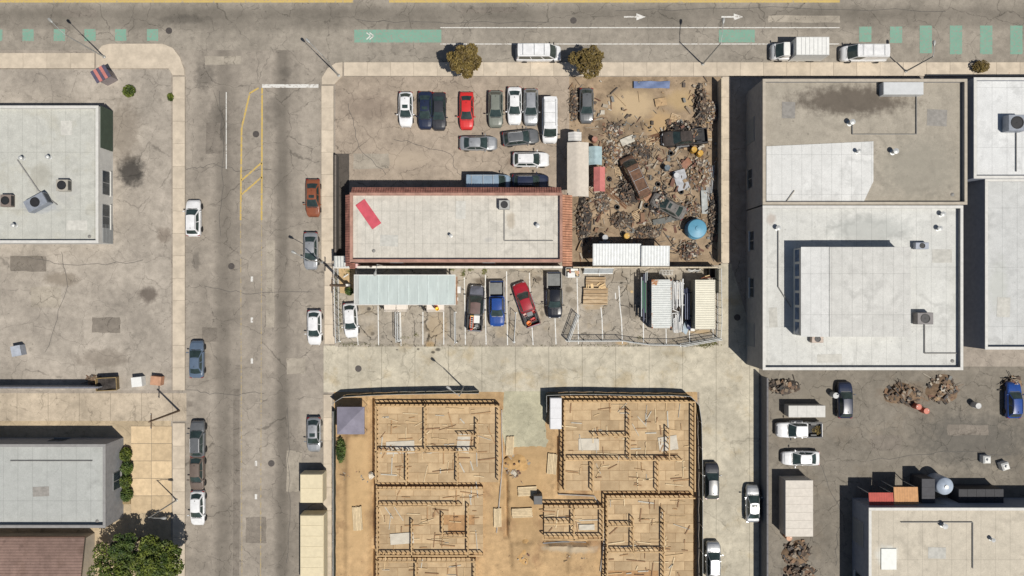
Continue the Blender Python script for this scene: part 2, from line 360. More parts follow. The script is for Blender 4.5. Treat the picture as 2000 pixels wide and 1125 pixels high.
def arrow(px, py):
    x, y = P(px, py); b = MB()
    b.sheet([(x - 1.4, y - .1), (x + .2, y - .1), (x + .2, y - .45), (x + 1.4, y), (x + .2, y + .45), (x + .2, y + .1), (x - 1.4, y + .1)], .016); return struct(b.build('lane_arrow', rw))
arrow(1240, 33); arrow(1430, 33)
# bicycle sharrow chevrons on the green panel
for k in (0, 1): line('chevron_marking', [(722 - 6 * k, 64), (730 - 6 * k, 70), (722 - 6 * k, 77)], .14, rw, z=.020)

# construction site terrain ---------------------------------------
PADS = [(676, 850, 718, 1230, .3), (998, 890, 1055, 1200, .10), (1000, 1060, 1046, 1110, .35), (1110, 1056, 1165, 1120, .3)]
TREN = [(724, 776, 731, 1180, .5), (984, 890, 992, 1050, .5), (1086, 850, 1091, 960, .4), (1062, 1056, 1150, 1064, .6), (690, 800, 700, 850, .3)]
def ss(a, b, x):
    t = max(0, min(1, (x - a) / (b - a))); return t * t * (3 - 2 * t)
def inr(px, py, r, e): return ss(r[0] - e, r[0] + e, px) * (1 - ss(r[2] - e, r[2] + e, px)) * ss(r[1] - e, r[1] + e, py) * (1 - ss(r[3] - e, r[3] + e, py))
def build_site():
    from mathutils import noise
    nx, ny = 200, 134; x0, y0, x1, y1 = SITE; vs = []; pale = []
    for j in range(ny + 1):
        for i in range(nx + 1):
            px = x0 + (x1 - x0) * i / nx; py = y0 + (y1 - y0) * j / ny
            wx, wy = P(px, py)
            w1 = noise.noise(Vector((wx * .35, wy * .35, 3))) ; w2 = noise.noise(Vector((wx * 1.3, wy * 1.3, 9)))
            jx = px + 2.5 * w1 + 1.0 * w2; jy = py + 2.5 * noise.noise(Vector((wx * .35, wy * .35, 17)))
            h = .05 + .07 * w1 + .04 * w2 + .025 * noise.noise(Vector((wx * 3.1, wy * 3.1, 1))); p = 0
            for a in PADS:
                f = inr(jx, jy, a, 5); h += a[4] * f; p = max(p, f)
            for a in TREN: 
                f = inr(jx, jy, a, 3); h -= a[4] * f
                # spoil along the trench
                g = inr(jx, jy, (a[0] - 7, a[1] - 7, a[2] + 7, a[3] + 7), 4); h += .16 * max(0, g - f) * (0.6 + 1.3 * w2); 
            dr = inr(px, py, (982, 740, 1066, 872), 7); h = h * (1 - dr) - .03 * dr; e = min(i, nx - i, j, ny - j); h *= min(1, e / 3)
            vs.append((wx, wy, h)); pale.append(p)
    fs = [(j * (nx + 1) + i, (j + 1) * (nx + 1) + i, (j + 1) * (nx + 1) + i + 1, j * (nx + 1) + i + 1) for j in range(ny) for i in range(nx)]
    b = MB(); b.v = vs; b.f = fs
    m = ground_mat('construction soil', C(192, 161, 120), patch=.14, var=.16, stain=.25, tint=C(158, 126, 94), bump=.5,
                   spots=[(790, 870, 60, 18, C(214, 200, 176), .7), (770, 1060, 40, 24, C(222, 212, 194), .7), (880, 1060, 30, 14, C(206, 194, 172), .6), (1150, 860, 30, 18, C(216, 202, 176), .7), (1305, 870, 32, 20, C(218, 206, 182), .7), (1020, 940, 60, 120, C(186, 155, 112), .6), (1115, 1070, 60, 10, C(190, 180, 160), .6), (1310, 930, 40, 60, C(150, 116, 84), .5), (700, 940, 26, 160, C(212, 178, 130), .5), (668, 880, 12, 30, C(126, 124, 84), .6), (1200, 890, 120, 6, C(190, 176, 150), .5)])
    struct(b.build('construction_site', m, smooth=60))
    return vs
SITE_V = build_site()
def site_z(px, py):
    x0, y0, x1, y1 = SITE; i = int(round((px - x0) / (x1 - x0) * 200)); j = int(round((py - y0) / (y1 - y0) * 134))
    return SITE_V[max(0, min(134, j)) * 201 + max(0, min(200, i))][2]

# utility cuts, patches, sealed cracks and manhole covers on the roads
dp = ground_mat('dark asphalt patch', C(134, 126, 116), crack=.4, cscale=.5); lp = ground_mat('pale asphalt patch', C(170, 161, 147), crack=.4, cscale=.4); tarm = mat('crack sealant', (.07, .066, .062), r=.8, var=.3)
for i, (x0, y0, x1, y1, m) in enumerate(((402, 240, 430, 300, dp), (520, 470, 536, 640, lp), (455, 760, 468, 1125, dp), (560, 700, 596, 730, lp), (120, 20, 190, 34, dp), (900, 14, 1010, 26, dp), (1500, 30, 1640, 44, lp), (395, 640, 425, 668, dp), (60, 560, 120, 600, lp), (180, 620, 235, 650, dp), (20, 500, 90, 530, dp), (690, 300, 760, 330, lp), (560, 880, 590, 960, lp), (480, 1010, 520, 1060, dp), (1700, 850, 1760, 880, dp), (1850, 830, 1930, 850, dp), (400, 110, 470, 126, lp))):
    jr = random.Random(i); pp = []
    for (ax_, ay_), (bx_, by_) in zip(R4(x0, y0, x1, y1), R4(x0, y0, x1, y1)[1:] + R4(x0, y0, x1, y1)[:1]): pp += [(ax_ + (bx_ - ax_) * q / 5 + jr.uniform(-1.1, 1.1), ay_ + (by_ - ay_) * q / 5 + jr.uniform(-1.1, 1.1)) for q in range(5)]
    struct(MB().sheet(poly(pp), .008 if y1 > 60 else .009).build('asphalt_patch', m))
def sealed(pts, w=.05):
    r = random.Random(int(pts[0][0])); q = []
    for (a, b), (c, d) in zip(pts[:-1], pts[1:]):
        for k in range(8): q.append((a + (c - a) * k / 8 + r.uniform(-3, 3), b + (d - b) * k / 8 + r.uniform(-3, 3)))
    line('sealed_crack', q, w, tarm, z=.011)
for p in ([(366, 330), (420, 322), (470, 335), (540, 328)], [(400, 560), (500, 575), (620, 566)], [(430, 180), (436, 320), (428, 480)], [(560, 800), (566, 960), (560, 1120)], [(366, 760), (440, 772), (530, 766)], [(40, 500), (150, 520), (300, 508)], [(90, 690), (130, 560), (120, 480)], [(700, 40), (900, 46), (1100, 40)], [(1200, 20), (1500, 16), (1900, 22)], [(1600, 900), (1640, 1000), (1630, 1120)], [(1700, 900), (1850, 880), (1990, 890)], [(680, 200), (700, 290), (760, 345)], [(770, 270), (880, 300), (900, 350)]): sealed(p)
mhm = mat('cast iron cover', C(92, 86, 82), r=.6, m=.3, var=.2, vs=6)
for i, (x, y, l) in enumerate(((500, 262, 'near the yellow diagonals'), (452, 520, 'across from the silver sedan'), (530, 905, 'in the lower side street'), (330, 60, 'on the boulevard by the crossing'), (1120, 40, 'on the boulevard above the white van'), (1440, 620, 'in the alley beside the lot corner'), (700, 720, 'in the alley mouth'))):
    t = thing('manhole_cover', 'round iron manhole cover ' + l, 'manhole cover', (*P(x, y), .009)); MB().lathe([(.42, 0), (.42, .012), (.36, .012), (.36, .008), (0, .008)], 20).build('ring', mhm, t); b = MB()
    for k in range(4): b.box((0, -.2 + .13 * k, .011), (.5, .04, .006))
    b.build('ribs', mhm, t)
# ---------------------------------------------------------------- buildings
def roof_mat(name, c, var=.08, seams=1.8, spots=(), dirt=.2, tint=None, sz=4.5):
    return ground_mat(name, c, var=var, patch=.06, stain=dirt, joints=(seams, seams * 4) if seams else None, spots=spots, tint=tint, bump=.05, jstr=.18, sz=sz, rings=.16)
def wall_box(b, x0, y0, x1, y1, h, th=.25):
    pass
def building(name, label, cat, rx0, ry0, rx1, ry1, h, wall_m, roof_m, cap_m, par=.5, openings=(), cap_w=.35, jog=None):
    """rx.. are photo pixels of the roof outline as seen; built at real size at height h"""
    x0, y1 = P(rx0, ry0, h); x1, y0 = P(rx1, ry1, h)
    cx, cy = (x0 + x1) / 2, (y0 + y1) / 2; w, d = x1 - x0, y1 - y0
    t = thing(name, label, cat, (cx, cy, 0)); hw, hd = w / 2, d / 2; th = .25
    for nm, c, s in (('wall', (0, hd - th / 2, h / 2), (w, th, h)), ('wall', (0, -hd + th / 2, h / 2), (w, th, h)),
                     ('wall', (-hw + th / 2, 0, h / 2), (th, d - 2 * th - .004, h)), ('wall', (hw - th / 2, 0, h / 2), (th, d - 2 * th - .004, h))):
        MB().box(c, s).build(nm, wall_m, t)
    rf = MB().box((0, 0, h - par - .1), (w - 2 * th - .01, d - 2 * th - .01, .2)).build('roof', roof_m, t)
    for c, s in (((0, hd - cap_w / 2 + .05, h + .04), (w + .1, cap_w, .08)), ((0, -hd + cap_w / 2 - .05, h + .04), (w + .1, cap_w, .08)),
                 ((-hw + cap_w / 2 - .05, 0, h + .042), (cap_w, d + .1 - 2 * cap_w, .08)), ((hw - cap_w / 2 + .05, 0, h + .042), (cap_w, d + .1 - 2 * cap_w, .08))):
        MB().box(c, s, bev=.02).build('coping', cap_m, t)
    gm = glass('window glass', (.03, .04, .05)); fm = mat('window frame aluminium', C(150, 150, 150), r=.5)
    dm = mat('roller door steel', C(150, 152, 152), r=.55, var=.08)
    for side, u, z, ow, oh, kind in openings:
        if side in 'WE':
            X = (-hw if side == 'W' else hw); sg = -1 if side == 'W' else 1; c = lambda o, zz=0, uu=0: (X + sg * o, u * hd + uu, z + zz)
            dims = lambda a, b_, t_: (t_, a, b_)
        else:
            Yy = (-hd if side == 'S' else hd); sg = -1 if side == 'S' else 1; c = lambda o, zz=0, uu=0: (u * hw + uu, Yy + sg * o, z + zz)
            dims = lambda a, b_, t_: (a, t_, b_)
        if kind == 'w':
            o = MB().box(c(.02), dims(ow, oh, .06)).build('window', fm, t)
            for k in (-1, 1): MB().box(c(.06, 0, k * ow / 4), dims(ow / 2 - .12, oh - .14, .03)).build('pane', gm, o)
            MB().box(c(.1, -oh / 2 - .05), dims(ow + .2, .1, .22)).build('sill', cap_m, o)
        else:
            o = MB().box(c(.02), dims(ow, oh, .08)).build('door', dm, t)
            b = MB(); n = max(3, int(oh / .3))
            for k in range(n): b.box(c(.075, -oh / 2 + (k + .5) * oh / n), dims(ow - .1, .05, .03))
            b.build('slats', dm, o)
    return t, rf
def ac_unit(label, px, py, h, w=1.5, d=1.2, z=1.0, rz=0, c=(170, 172, 172), group=None):
    x, y = P(px, py, h + z); t = thing('rooftop_unit', label, 'rooftop unit', (x, y, h), rz, group)
    m = mat('unit casing %d' % c[0], C(*c), r=.5, m=.1, var=.12)
    MB().box((0, 0, .08), (w * .8, d * .8, .16)).build('base', TRIM(), t)
    MB().box((0, 0, .16 + z / 2), (w, d, z), bev=.04).build('casing', m, t)
    MB().lathe([(min(w, d) * .40, z + .15), (min(w, d) * .40, z + .22), (min(w, d) * .34, z + .22), (min(w, d) * .33, z + .17), (.08, z + .17), (.08, z + .21), (0, z + .21)], 18).build('fan_grille', TRIM(), t, smooth=40)
    b = MB()
    for k in range(5): b.box((w / 2 + .012, 0, .3 + k * z * .15), (.02, d * .8, .05))
    b.build('louvre', TRIM(), t); return t
def vent_pipe(label, px, py, h, r=.15, z=.6, group=None):
    x, y = P(px, py, h + z); t = thing('roof_vent', label, 'vent', (x, y, h), 0, group); m = GALV()
    MB().lathe([(r * 1.8, 0), (r * 1.8, .05), (r, .08), (r, z)], 12).build('pipe', m, t, smooth=40)
    MB().lathe([(r * 1.7, z + .05), (r * 1.7, z + .08), (0, z + .2)], 12).build('cap', m, t, smooth=40); return t

def buildings():
    stucco = mat('tan stucco', C(190, 178, 160), r=.9, var=.1, vs=1, bump=.2); grey_w = mat('grey block wall', C(150, 150, 152), r=.9, var=.1, vs=1.5, bump=.2)
    white_w = mat('white block wall', C(214, 212, 206), r=.88, var=.08, vs=1.5, bump=.15); blue_w = mat('blue grey wall', C(140, 146, 158), r=.85, var=.08)
    capw = mat('pale coping', C(216, 214, 208), r=.7, var=.08); capg = mat('grey coping', C(150, 148, 146), r=.7, var=.1); capt = mat('tan coping', C(186, 176, 160), r=.8, var=.1)
    # west white flat roof
    m1 = roof_mat('white grey membrane roof', C(197, 197, 189), dirt=.12, tint=C(190, 188, 176), spots=[(60, 340, 26, 30, C(170, 166, 152), .5), (110, 365, 30, 30, C(176, 176, 174), .5), (60, 400, 40, 14, C(160, 166, 176), .5)])
    building('flat_roof_building', 'long building with pale grey white flat roof at the left edge', 'building', -260, 207, 192, 474, 3.2, white_w, m1, capw, openings=[('E', -.6, 1.6, 3, 1.6, 'w'), ('E', -.1, 1.6, 3, 1.6, 'w'), ('E', -.85, 1.2, 2.4, 2.2, 'd')])
    o = MB().box((0, 0, 1.5), (.08, 5.2, 2.6)).build('green_wall_panel', mat('dark green cladding', C(70, 84, 70), r=.8), None, (P(192, 0, 3.2)[0] + .05, P(0, 252, 1.5)[1], 0)); tag(o, 'dark green cladding on the right wall of the west building', 'cladding')
    ac_unit('grey rooftop unit with round fan near the middle of the west roof', 70, 395, 2.7, 2.6, 1.5, 1.1, .5, (150, 156, 166))
    ac_unit('small beige rooftop unit near the edge of the west roof', 122, 362, 2.7, 1.4, 1.4, .8, 0, (186, 180, 168))
    ac_unit('squat brown rooftop unit at the left end of the west roof', 12, 392, 2.7, 1.3, 1.5, .7, 0, (140, 126, 118))
    for x, y, l in ((40, 308, 'upper left'), (92, 306, 'upper'), (25, 440, 'lower')): vent_pipe('small galvanised vent pipe on the %s part of the west roof' % l, x, y, 2.7)
    tag(MB().path([P3(34, 312, 2.8), P3(75, 372, 2.8), P3(112, 400, 2.8)], .07).build('roof_conduit', capg), 'thin grey conduit running diagonally across the west white roof', 'conduit')
    # south west grey roof
    building('grey_roof_building', 'building with plain light grey flat roof left of the hedge', 'building', -260, 868, 206, 1030, 4, grey_w, roof_mat('grey membrane roof', C(184, 186, 182), dirt=.08, var=.06), capg, openings=[('E', 0, 1.6, 2.2, 1.6, 'w'), ('N', .5, 1.6, 2, 1.4, 'w')])
    b = thing('red_roof_building', 'low building with reddish brown shingle roof in the bottom left corner', 'building', (*P(0, 1175, 3), 0))
    MB().box((0, 0, 1.4), (20, 15, 2.8)).build('wall', stucco, b)
    shm = ground_mat('reddish shingle roof', C(144, 120, 110), patch=.12, var=.16, joints=(0, .34), tint=C(118, 96, 84), stain=.25)
    MB().add([(-10.4, 7.9, 2.8), (10.4, 7.9, 2.8), (10.4, 0, 4.2), (-10.4, 0, 4.2)], [(3, 2, 1, 0)]).add([(-10.4, -7.9, 2.8), (10.4, -7.9, 2.8), (10.4, 0, 4.2), (-10.4, 0, 4.2)], [(0, 1, 2, 3)]).build('roof', shm, b)
    MB().box((0, 7.95, 2.75), (20.8, .12, .18)).build('fascia', mat('brown fascia', C(96, 70, 56)), b)
    for s in (-1, 1): MB().add([(s * 9.99, -7.4, 2.8), (s * 9.99, 7.4, 2.8), (s * 9.99, 0, 4.15)], [(0, 1, 2)]).build('gable', stucco, b)
    # centre building with clay tile edge
    tile = mat('red clay tile', C(160, 108, 94), r=.85, var=.34, vs=1.2, bump=.2); tile2 = mat('orange clay tile', C(188, 136, 108), r=.85, var=.3, vs=1.2, bump=.2)
    h = 5.0; rx0, ry0, rx1, ry1 = 684, 377, 1098, 511
    t, rf = building('tile_edged_building', 'long building with white flat roof edged in red and orange clay tiles', 'building', rx0, ry0, rx1, ry1, h, mat('pink stucco', C(196, 164, 150), r=.9, var=.1), roof_mat('white cool roof', C(210, 205, 194), dirt=.10, seams=1.0, spots=[(998, 430, 9, 20, C(186, 174, 156), .7), (955, 468, 12, 5, C(180, 178, 174), .5)]), mat('terracotta coping', C(174, 134, 118), r=.85, var=.25, vs=.8),
                     openings=[('S', -.6, 1.6, 1.6, 1.2, 'w'), ('S', .3, 1.6, 1.6, 1.2, 'w'), ('N', -.3, 1.6, 3.4, 3, 'd'), ('N', .4, 1.6, 3.4, 3, 'd')])
    x0, y1 = P(rx0, ry0, h); x1, y0 = P(rx1, ry1, h); hw, hd = (x1 - x0) / 2, (y1 - y0) / 2
    def tiles(nm, side, L, m, w=1.0, u0=0):
        bb = MB(); n = int(L / .3); rows = 3
        for k in range(n):
            u = u0 - L / 2 + (k + .5) * L / n
            for r_ in range(rows):
                a = r_ / rows; o0 = w * a; z0 = h - .02 - .85 * a - .02
                o = w * (a + .5 / rows); z = h + .05 - .8 * (a + .5 / rows)
                if side == 'N': bb.box((u, hd + .02 + o, z), (.24, w / rows * 1.25, .07), tilt=(-.62, 0))
                elif side == 'E': bb.box((hw + .02 + o, u, z), (w / rows * 1.25, .24, .07), tilt=(0, .62))
                elif side == 'W': bb.box((-hw - .02 - o, u, z), (w / rows * 1.25, .24, .07), tilt=(0, -.62))
        stuff(bb.build(nm, m, t))
        bk = MB()
        if side == 'N': bk.add([(u0 - L / 2, hd, h - .03), (u0 + L / 2, hd, h - .03), (u0 + L / 2, hd + w, h - .83), (u0 - L / 2, hd + w, h - .83)], [(3, 2, 1, 0)])
        elif side == 'E': bk.add([(hw, u0 - L / 2, h - .03), (hw, u0 + L / 2, h - .03), (hw + w, u0 + L / 2, h - .83), (hw + w, u0 - L / 2, h - .83)], [(3, 2, 1, 0)])
        else: bk.add([(-hw, u0 - L / 2, h - .03), (-hw, u0 + L / 2, h - .03), (-hw - w, u0 + L / 2, h - .83), (-hw - w, u0 - L / 2, h - .83)], [(0, 1, 2, 3)])
        bk.build('eave_board', mat('eave timber', C(120, 78, 60)), t)
    tiles('red_tiles', 'N', 2 * hw - .1, tile, .75); tiles('orange_tiles', 'E', 2 * hd + .4, tile2, 1.25, -.35); tiles('red_tiles', 'W', 2 * hd + .4, tile, .7, -.35)
    x, y = P(719, 418, 4.7); o = MB().box((0, 0, .03), (1.35, 3.6, .05), bev=.02).build('red_banner', mat('faded red vinyl', C(206, 84, 98), r=.7, var=.15, vs=1), None, (x, y, 4.52), R(35)); tag(o, 'faded red sheet lying on corner of the white roof', 'sheet')
    vent_pipe('vent pipe near right end of the tile edged roof', 1050, 440, 4.5); vent_pipe('vent pipe near middle of the tile edged roof', 880, 460, 4.5, .12)
    ac_unit('grey rooftop unit on the tile edged roof', 985, 400, 4.5, 1.3, 1.1, .8, 0, (176, 176, 172))
    # north east
    ra = roof_mat('tan gravel roof', C(172, 164, 150), dirt=.2, var=.1, seams=0, sz=5.5, spots=[(1665, 196, 125, 32, C(96, 87, 78), .85), (1800, 330, 90, 70, C(150, 146, 134), .5)])
    building('gravel_roof_building', 'large building with tan grey gravel roof by the boulevard', 'building', 1490, 155, 1888, 399, 6, grey_w, ra, capt, openings=[('W', -.5, 1.6, 2.4, 1.4, 'w'), ('W', .3, 1.6, 3, 3, 'd'), ('N', 0, 1.6, 3, 2, 'w')])
    x0, y1 = P(1497, 276, 5.6); x1, y0 = P(1706, 396, 5.6)
    o = MB().prism([(x0, y0 + .05), (x1 - 1.2, y0 + .05), (x1, y0 + 2.6), (x1, y1), (x0, y1 - .6)], 5.51, 5.60).build('roof_coating', roof_mat('bright white roof coating', C(222, 222, 219), var=.05, dirt=.08, seams=1.2)); tag(o, 'bright white coated patch on lower left of the tan gravel roof', 'roof coating')
    o = MB().box((0, 0, .5), (4.8, 1.5, 1.0), bev=.06).build('skylight', mat('white skylight dome', C(214, 216, 216), r=.3, var=.05), None, (*P(1765, 172, 6.5), 5.5)); tag(o, 'long white skylight box at the top of the gravel roof', 'skylight')
    vent_pipe('vent pipe above the white patch of the gravel roof', 1665, 238, 5.5, .2, .8); vent_pipe('vent pipe right of the white patch of the gravel roof', 1750, 295, 5.5, .2, .8); vent_pipe('vent pipe on corner of the bright white patch', 1678, 295, 5.6, .15, .6)
    tag(MB().tube(P3(1535, 396, 5.75), P3(1552, 372, 5.75), .05).build('roof_conduit', capt), 'short tan pipe lying on the bright white roof patch', 'pipe')
    # white building with raised monitor
    hb = 6.0
    rb = roof_mat('white membrane roof', C(213, 213, 208), dirt=.14, var=.06, spots=[(1690, 450, 90, 30, C(184, 186, 182), .7), (1860, 560, 20, 100, C(210, 210, 204), .5), (1500, 430, 10, 12, C(176, 158, 144), .5)])
    building('white_roof_building', 'big building with white flat roof and raised roof block in its middle', 'building', 1490, 402, 1880, 722, hb, grey_w, rb, capw, openings=[('W', -.6, 1.6, 3, 3, 'd'), ('W', 0, 2.2, 2.4, 1.4, 'w'), ('W', .6, 2.2, 2.4, 1.4, 'w'), ('S', -.5, 1.6, 3.4, 3, 'd'), ('S', .5, 1.6, 2, 1.4, 'w')])
    z0 = hb - .5; hm = 2.6
    x0, y1 = P(1566, 484, z0 + hm); x1, y0 = P(1776, 656, z0 + hm)
    t = thing('roof_monitor', 'raised pale clerestory block in the middle of the big white roof', 'roof block', ((x0 + x1) / 2, (y0 + y1) / 2, z0)); w, d = x1 - x0, y1 - y0
    MB().box((0, 0, hm / 2), (w, d, hm)).build('wall', white_w, t)
    MB().box((w * .13, 0, hm + .08), (w * .74 + .2, d + .2, .12), bev=.03).build('roof', roof_mat('monitor roof', C(210, 209, 204), dirt=.08, seams=1.2), t)
    MB().add([(-w / 2 - .1, -d / 2 - .1, hm + .02), (-w * .24 - .02, -d / 2 - .1, hm + .06), (-w * .24 - .02, d / 2 + .1, hm + .06), (-w / 2 - .1, d / 2 + .1, hm + .02)], [(0, 1, 2, 3)]).build('lean_roof', roof_mat('monitor white roof', C(220, 220, 217), dirt=.05, seams=1.2), t)
    for k in range(6): MB().box((-w / 2 - .02, -d / 2 + d * (k + .5) / 6, hm * .5), (.06, d / 6 - .3, 1.1)).build('window', glass('clerestory glass', (.10, .14, .22)), t)
    ac_unit('dark rooftop unit right of the raised roof block', 1806, 622, 5.5, 1.9, 1.4, 1.0, 0, (120, 116, 116)); ac_unit('small bluish rooftop unit at upper right of the raised roof block', 1800, 480, 5.5, 1.6, .8, .6, 0, (160, 166, 178))
    ac_unit('brown rooftop unit below the sloping strip of the roof block', 1596, 662, 5.5, 1.4, .9, .6, 0, (170, 154, 142))
    for x, y, l in ((1842, 418, 'topmost'), (1836, 446, 'second'), (1520, 445, 'left')): vent_pipe('%s small dark vent on the big white roof' % l, x, y, 5.5, .18, .5)
    rc = roof_mat('bright white east roof', C(224, 225, 224), dirt=.05, var=.05)
    building('bright_roof_building', 'bright white flat roof building at the right edge by the boulevard', 'building', 1902, 152, 2260, 348, 6.2, blue_w, rc, capw)
    building('pale_roof_building', 'light grey flat roof building at the right edge below the bright one', 'building', 1924, 350, 2260, 682, 5.4, blue_w, roof_mat('pale grey east roof', C(204, 205, 203), dirt=.1, spots=[(1945, 560, 20, 60, C(196, 198, 190), .5)]), capw)
    ac_unit('blue grey rooftop unit on the bright white roof at the right edge', 1985, 240, 5.7, 2.0, 1.9, 1.1, 0, (150, 152, 150))
    building('beige_roof_building', 'building with beige flat roof in the bottom right corner', 'building', 1697, 992, 2260, 1400, 4.2, blue_w, roof_mat('beige roof', C(204, 195, 178), dirt=.1, spots=[(1738, 1090, 24, 24, C(224, 224, 216), .8)]), capw, openings=[('W', .2, 1.6, 2.4, 1.4, 'w'), ('W', .7, 1.6, 3, 2.8, 'd'), ('N', -.5, 1.5, 3, 2.8, 'd')])
    vent_pipe('vent on the beige roof near its top edge', 1846, 1028, 3.7, .2, .6); vent_pipe('vent on the beige roof at the right', 1940, 1055, 3.7, .15, .5)
    o = MB().box((0, 0, .08), (1.9, 2.6, .10), bev=.03).build('loose_sheet', mat('white roof panel', C(232, 234, 228), r=.6, var=.05), None, (*P(1736, 1092, 3.8), 3.70)); tag(o, 'white rectangular panel lying on the beige roof', 'panel')
    # sheds north of the boundary wall
    cor = mat('weathered corrugated roof', C(196, 198, 194), r=.6, m=.1, var=.14, vs=1.2, rust=.05); corw = mat('white corrugated roof', C(232, 234, 232), r=.5, var=.08)
    def shed(label, px0, py0, px1, py1, h, m, n=0):
        x0, y1 = P(px0, py0, h); x1, y0 = P(px1, py1, h); t = thing('metal_roof_shed', label, 'shed', ((x0 + x1) / 2, (y0 + y1) / 2, 0)); w, d = x1 - x0, y1 - y0
        for sx in (-1, 1):
            for sy in (-1, 1): MB().box((sx * (w / 2 - .15), sy * (d / 2 - .15), h / 2 - .05), (.1, .1, h - .1)).build('post', GALV(), t)
        nn = int(w / .18) ; MB().grid(lambda u, v: (-w / 2 + w * u, -d / 2 + d * v, h + .03 * (1 if int(round(u * nn)) % 2 else -1) - .15 * (1 - v)), nn, 2).build('roof', m, t)
        MB().box((0, -d / 2 - .04, h - .2), (w, .06, .16)).build('gutter', WHITE(), t); return t
    shed('grey corrugated roof of the shed at the corner by the pole shadow', 652, 500, 681, 521.5, 3, cor)
    shed('white corrugated shed roof behind the sheet metal rack', 1158, 476, 1252, 517.5, 3, corw); shed('bright white corrugated shed roof near the white container', 1253, 480, 1308, 518.5, 3.3, corw)
    sh = thing('tiled_pier', 'small red clay tile hip roof at the wall end', 'roof', (*P(688, 519, 2.4), 0))
    MB().box((0, 0, 1.1), (.6, .5, 2.2)).build('pier', stucco, sh)
    b = MB()
    for k in range(4): b.tube((-.34, -.28 + k * .19, 2.26), (.34, -.28 + k * .19, 2.26), .09, 6)
    b.build('tiles', tile, sh); MB().box((.5, 0, 1.1), (.26, .52, 2.24)).build('pink_pier', mat('pink plaster', C(226, 190, 186), r=.9), sh)
    # boundary walls
    wm = mat('whitewashed block', C(228, 224, 214), r=.9, var=.12, vs=1.3, bump=.2, rand=.05); wt = mat('tan block', C(206, 192, 168), r=.9, var=.16, vs=1.3, bump=.3, rand=.05)
    def bwall(label, px0, px1, py, h, th, m, cap):
        x0, y = P(px0, py, h); x1, _ = P(px1, py, h); t = thing('boundary_wall', label, 'wall', ((x0 + x1) / 2, y, 0)); w = x1 - x0
        MB().box((0, 0, h / 2 - .03), (w, th - .04, h - .06)).build('blockwork', m, t)
        n = max(1, int(w / 1.2)); me = MB().box((0, 0, 0), (w / n - .02, th + .02, .08), bev=.015).mesh('cap_stone', cap)
        for k in range(n): put('cap_stone', me, t, (-w / 2 + (k + .5) * w / n, 0, h + .01 + rnd.uniform(-.003, .003)))
    bwall('long white boundary wall between parking lot and tile edged building', 697, 1099, 521.7, 2.2, .27, wm, wm)
    bwall('tan boundary wall between junk yard and parking lot', 1119, 1402, 522.3, 1.9, .16, wt, wt)
    bwall('short white wall beside the dirt patch', 652, 683, 523.3, 1.2, .12, wm, wm)
    bwall('grey wall at the foot of the west lot', -200, 192, 757, 1.9, .2, grey_w, mat('bluish coping', C(120, 122, 132), r=.8))
    x, y = P(1484, 0); 
    def vwall(label, px, py0, py1, h, th, m, cap):
        x, y1 = P(px, py0, h); _, y0 = P(px, py1, h); t = thing('boundary_wall', label, 'wall', (x, (y0 + y1) / 2, 0)); d = y1 - y0
        MB().box((0, 0, h / 2 - .03), (th - .04, d, h - .06)).build('blockwork', m, t)
        n = max(1, int(d / 1.2)); me = MB().box((0, 0, 0), (th + .02, d / n - .02, .08), bev=.015).mesh('cap_stone', cap)
        for k in range(n): put('cap_stone', me, t, (0, -d / 2 + (k + .5) * d / n, h + .01))
    vwall('dark grey wall between the alley and the south east yard', 1499, 738, 1500, 2.3, .2, mat('dark grey block', C(110, 110, 114), r=.9, var=.12), mat('dark coping', C(120, 118, 120), r=.85))
    vwall('low wall along the right side of the junk yard', 1410, 152, 512, 1.8, .16, wt, wt)
    vwall('dark wall beside the left end of the tile edged building', 655, 302, 505, 1.5, .2, mat('charcoal block', C(90, 86, 82), r=.9, var=.12), mat('charcoal coping', C(120, 112, 104), r=.85))
buildings()
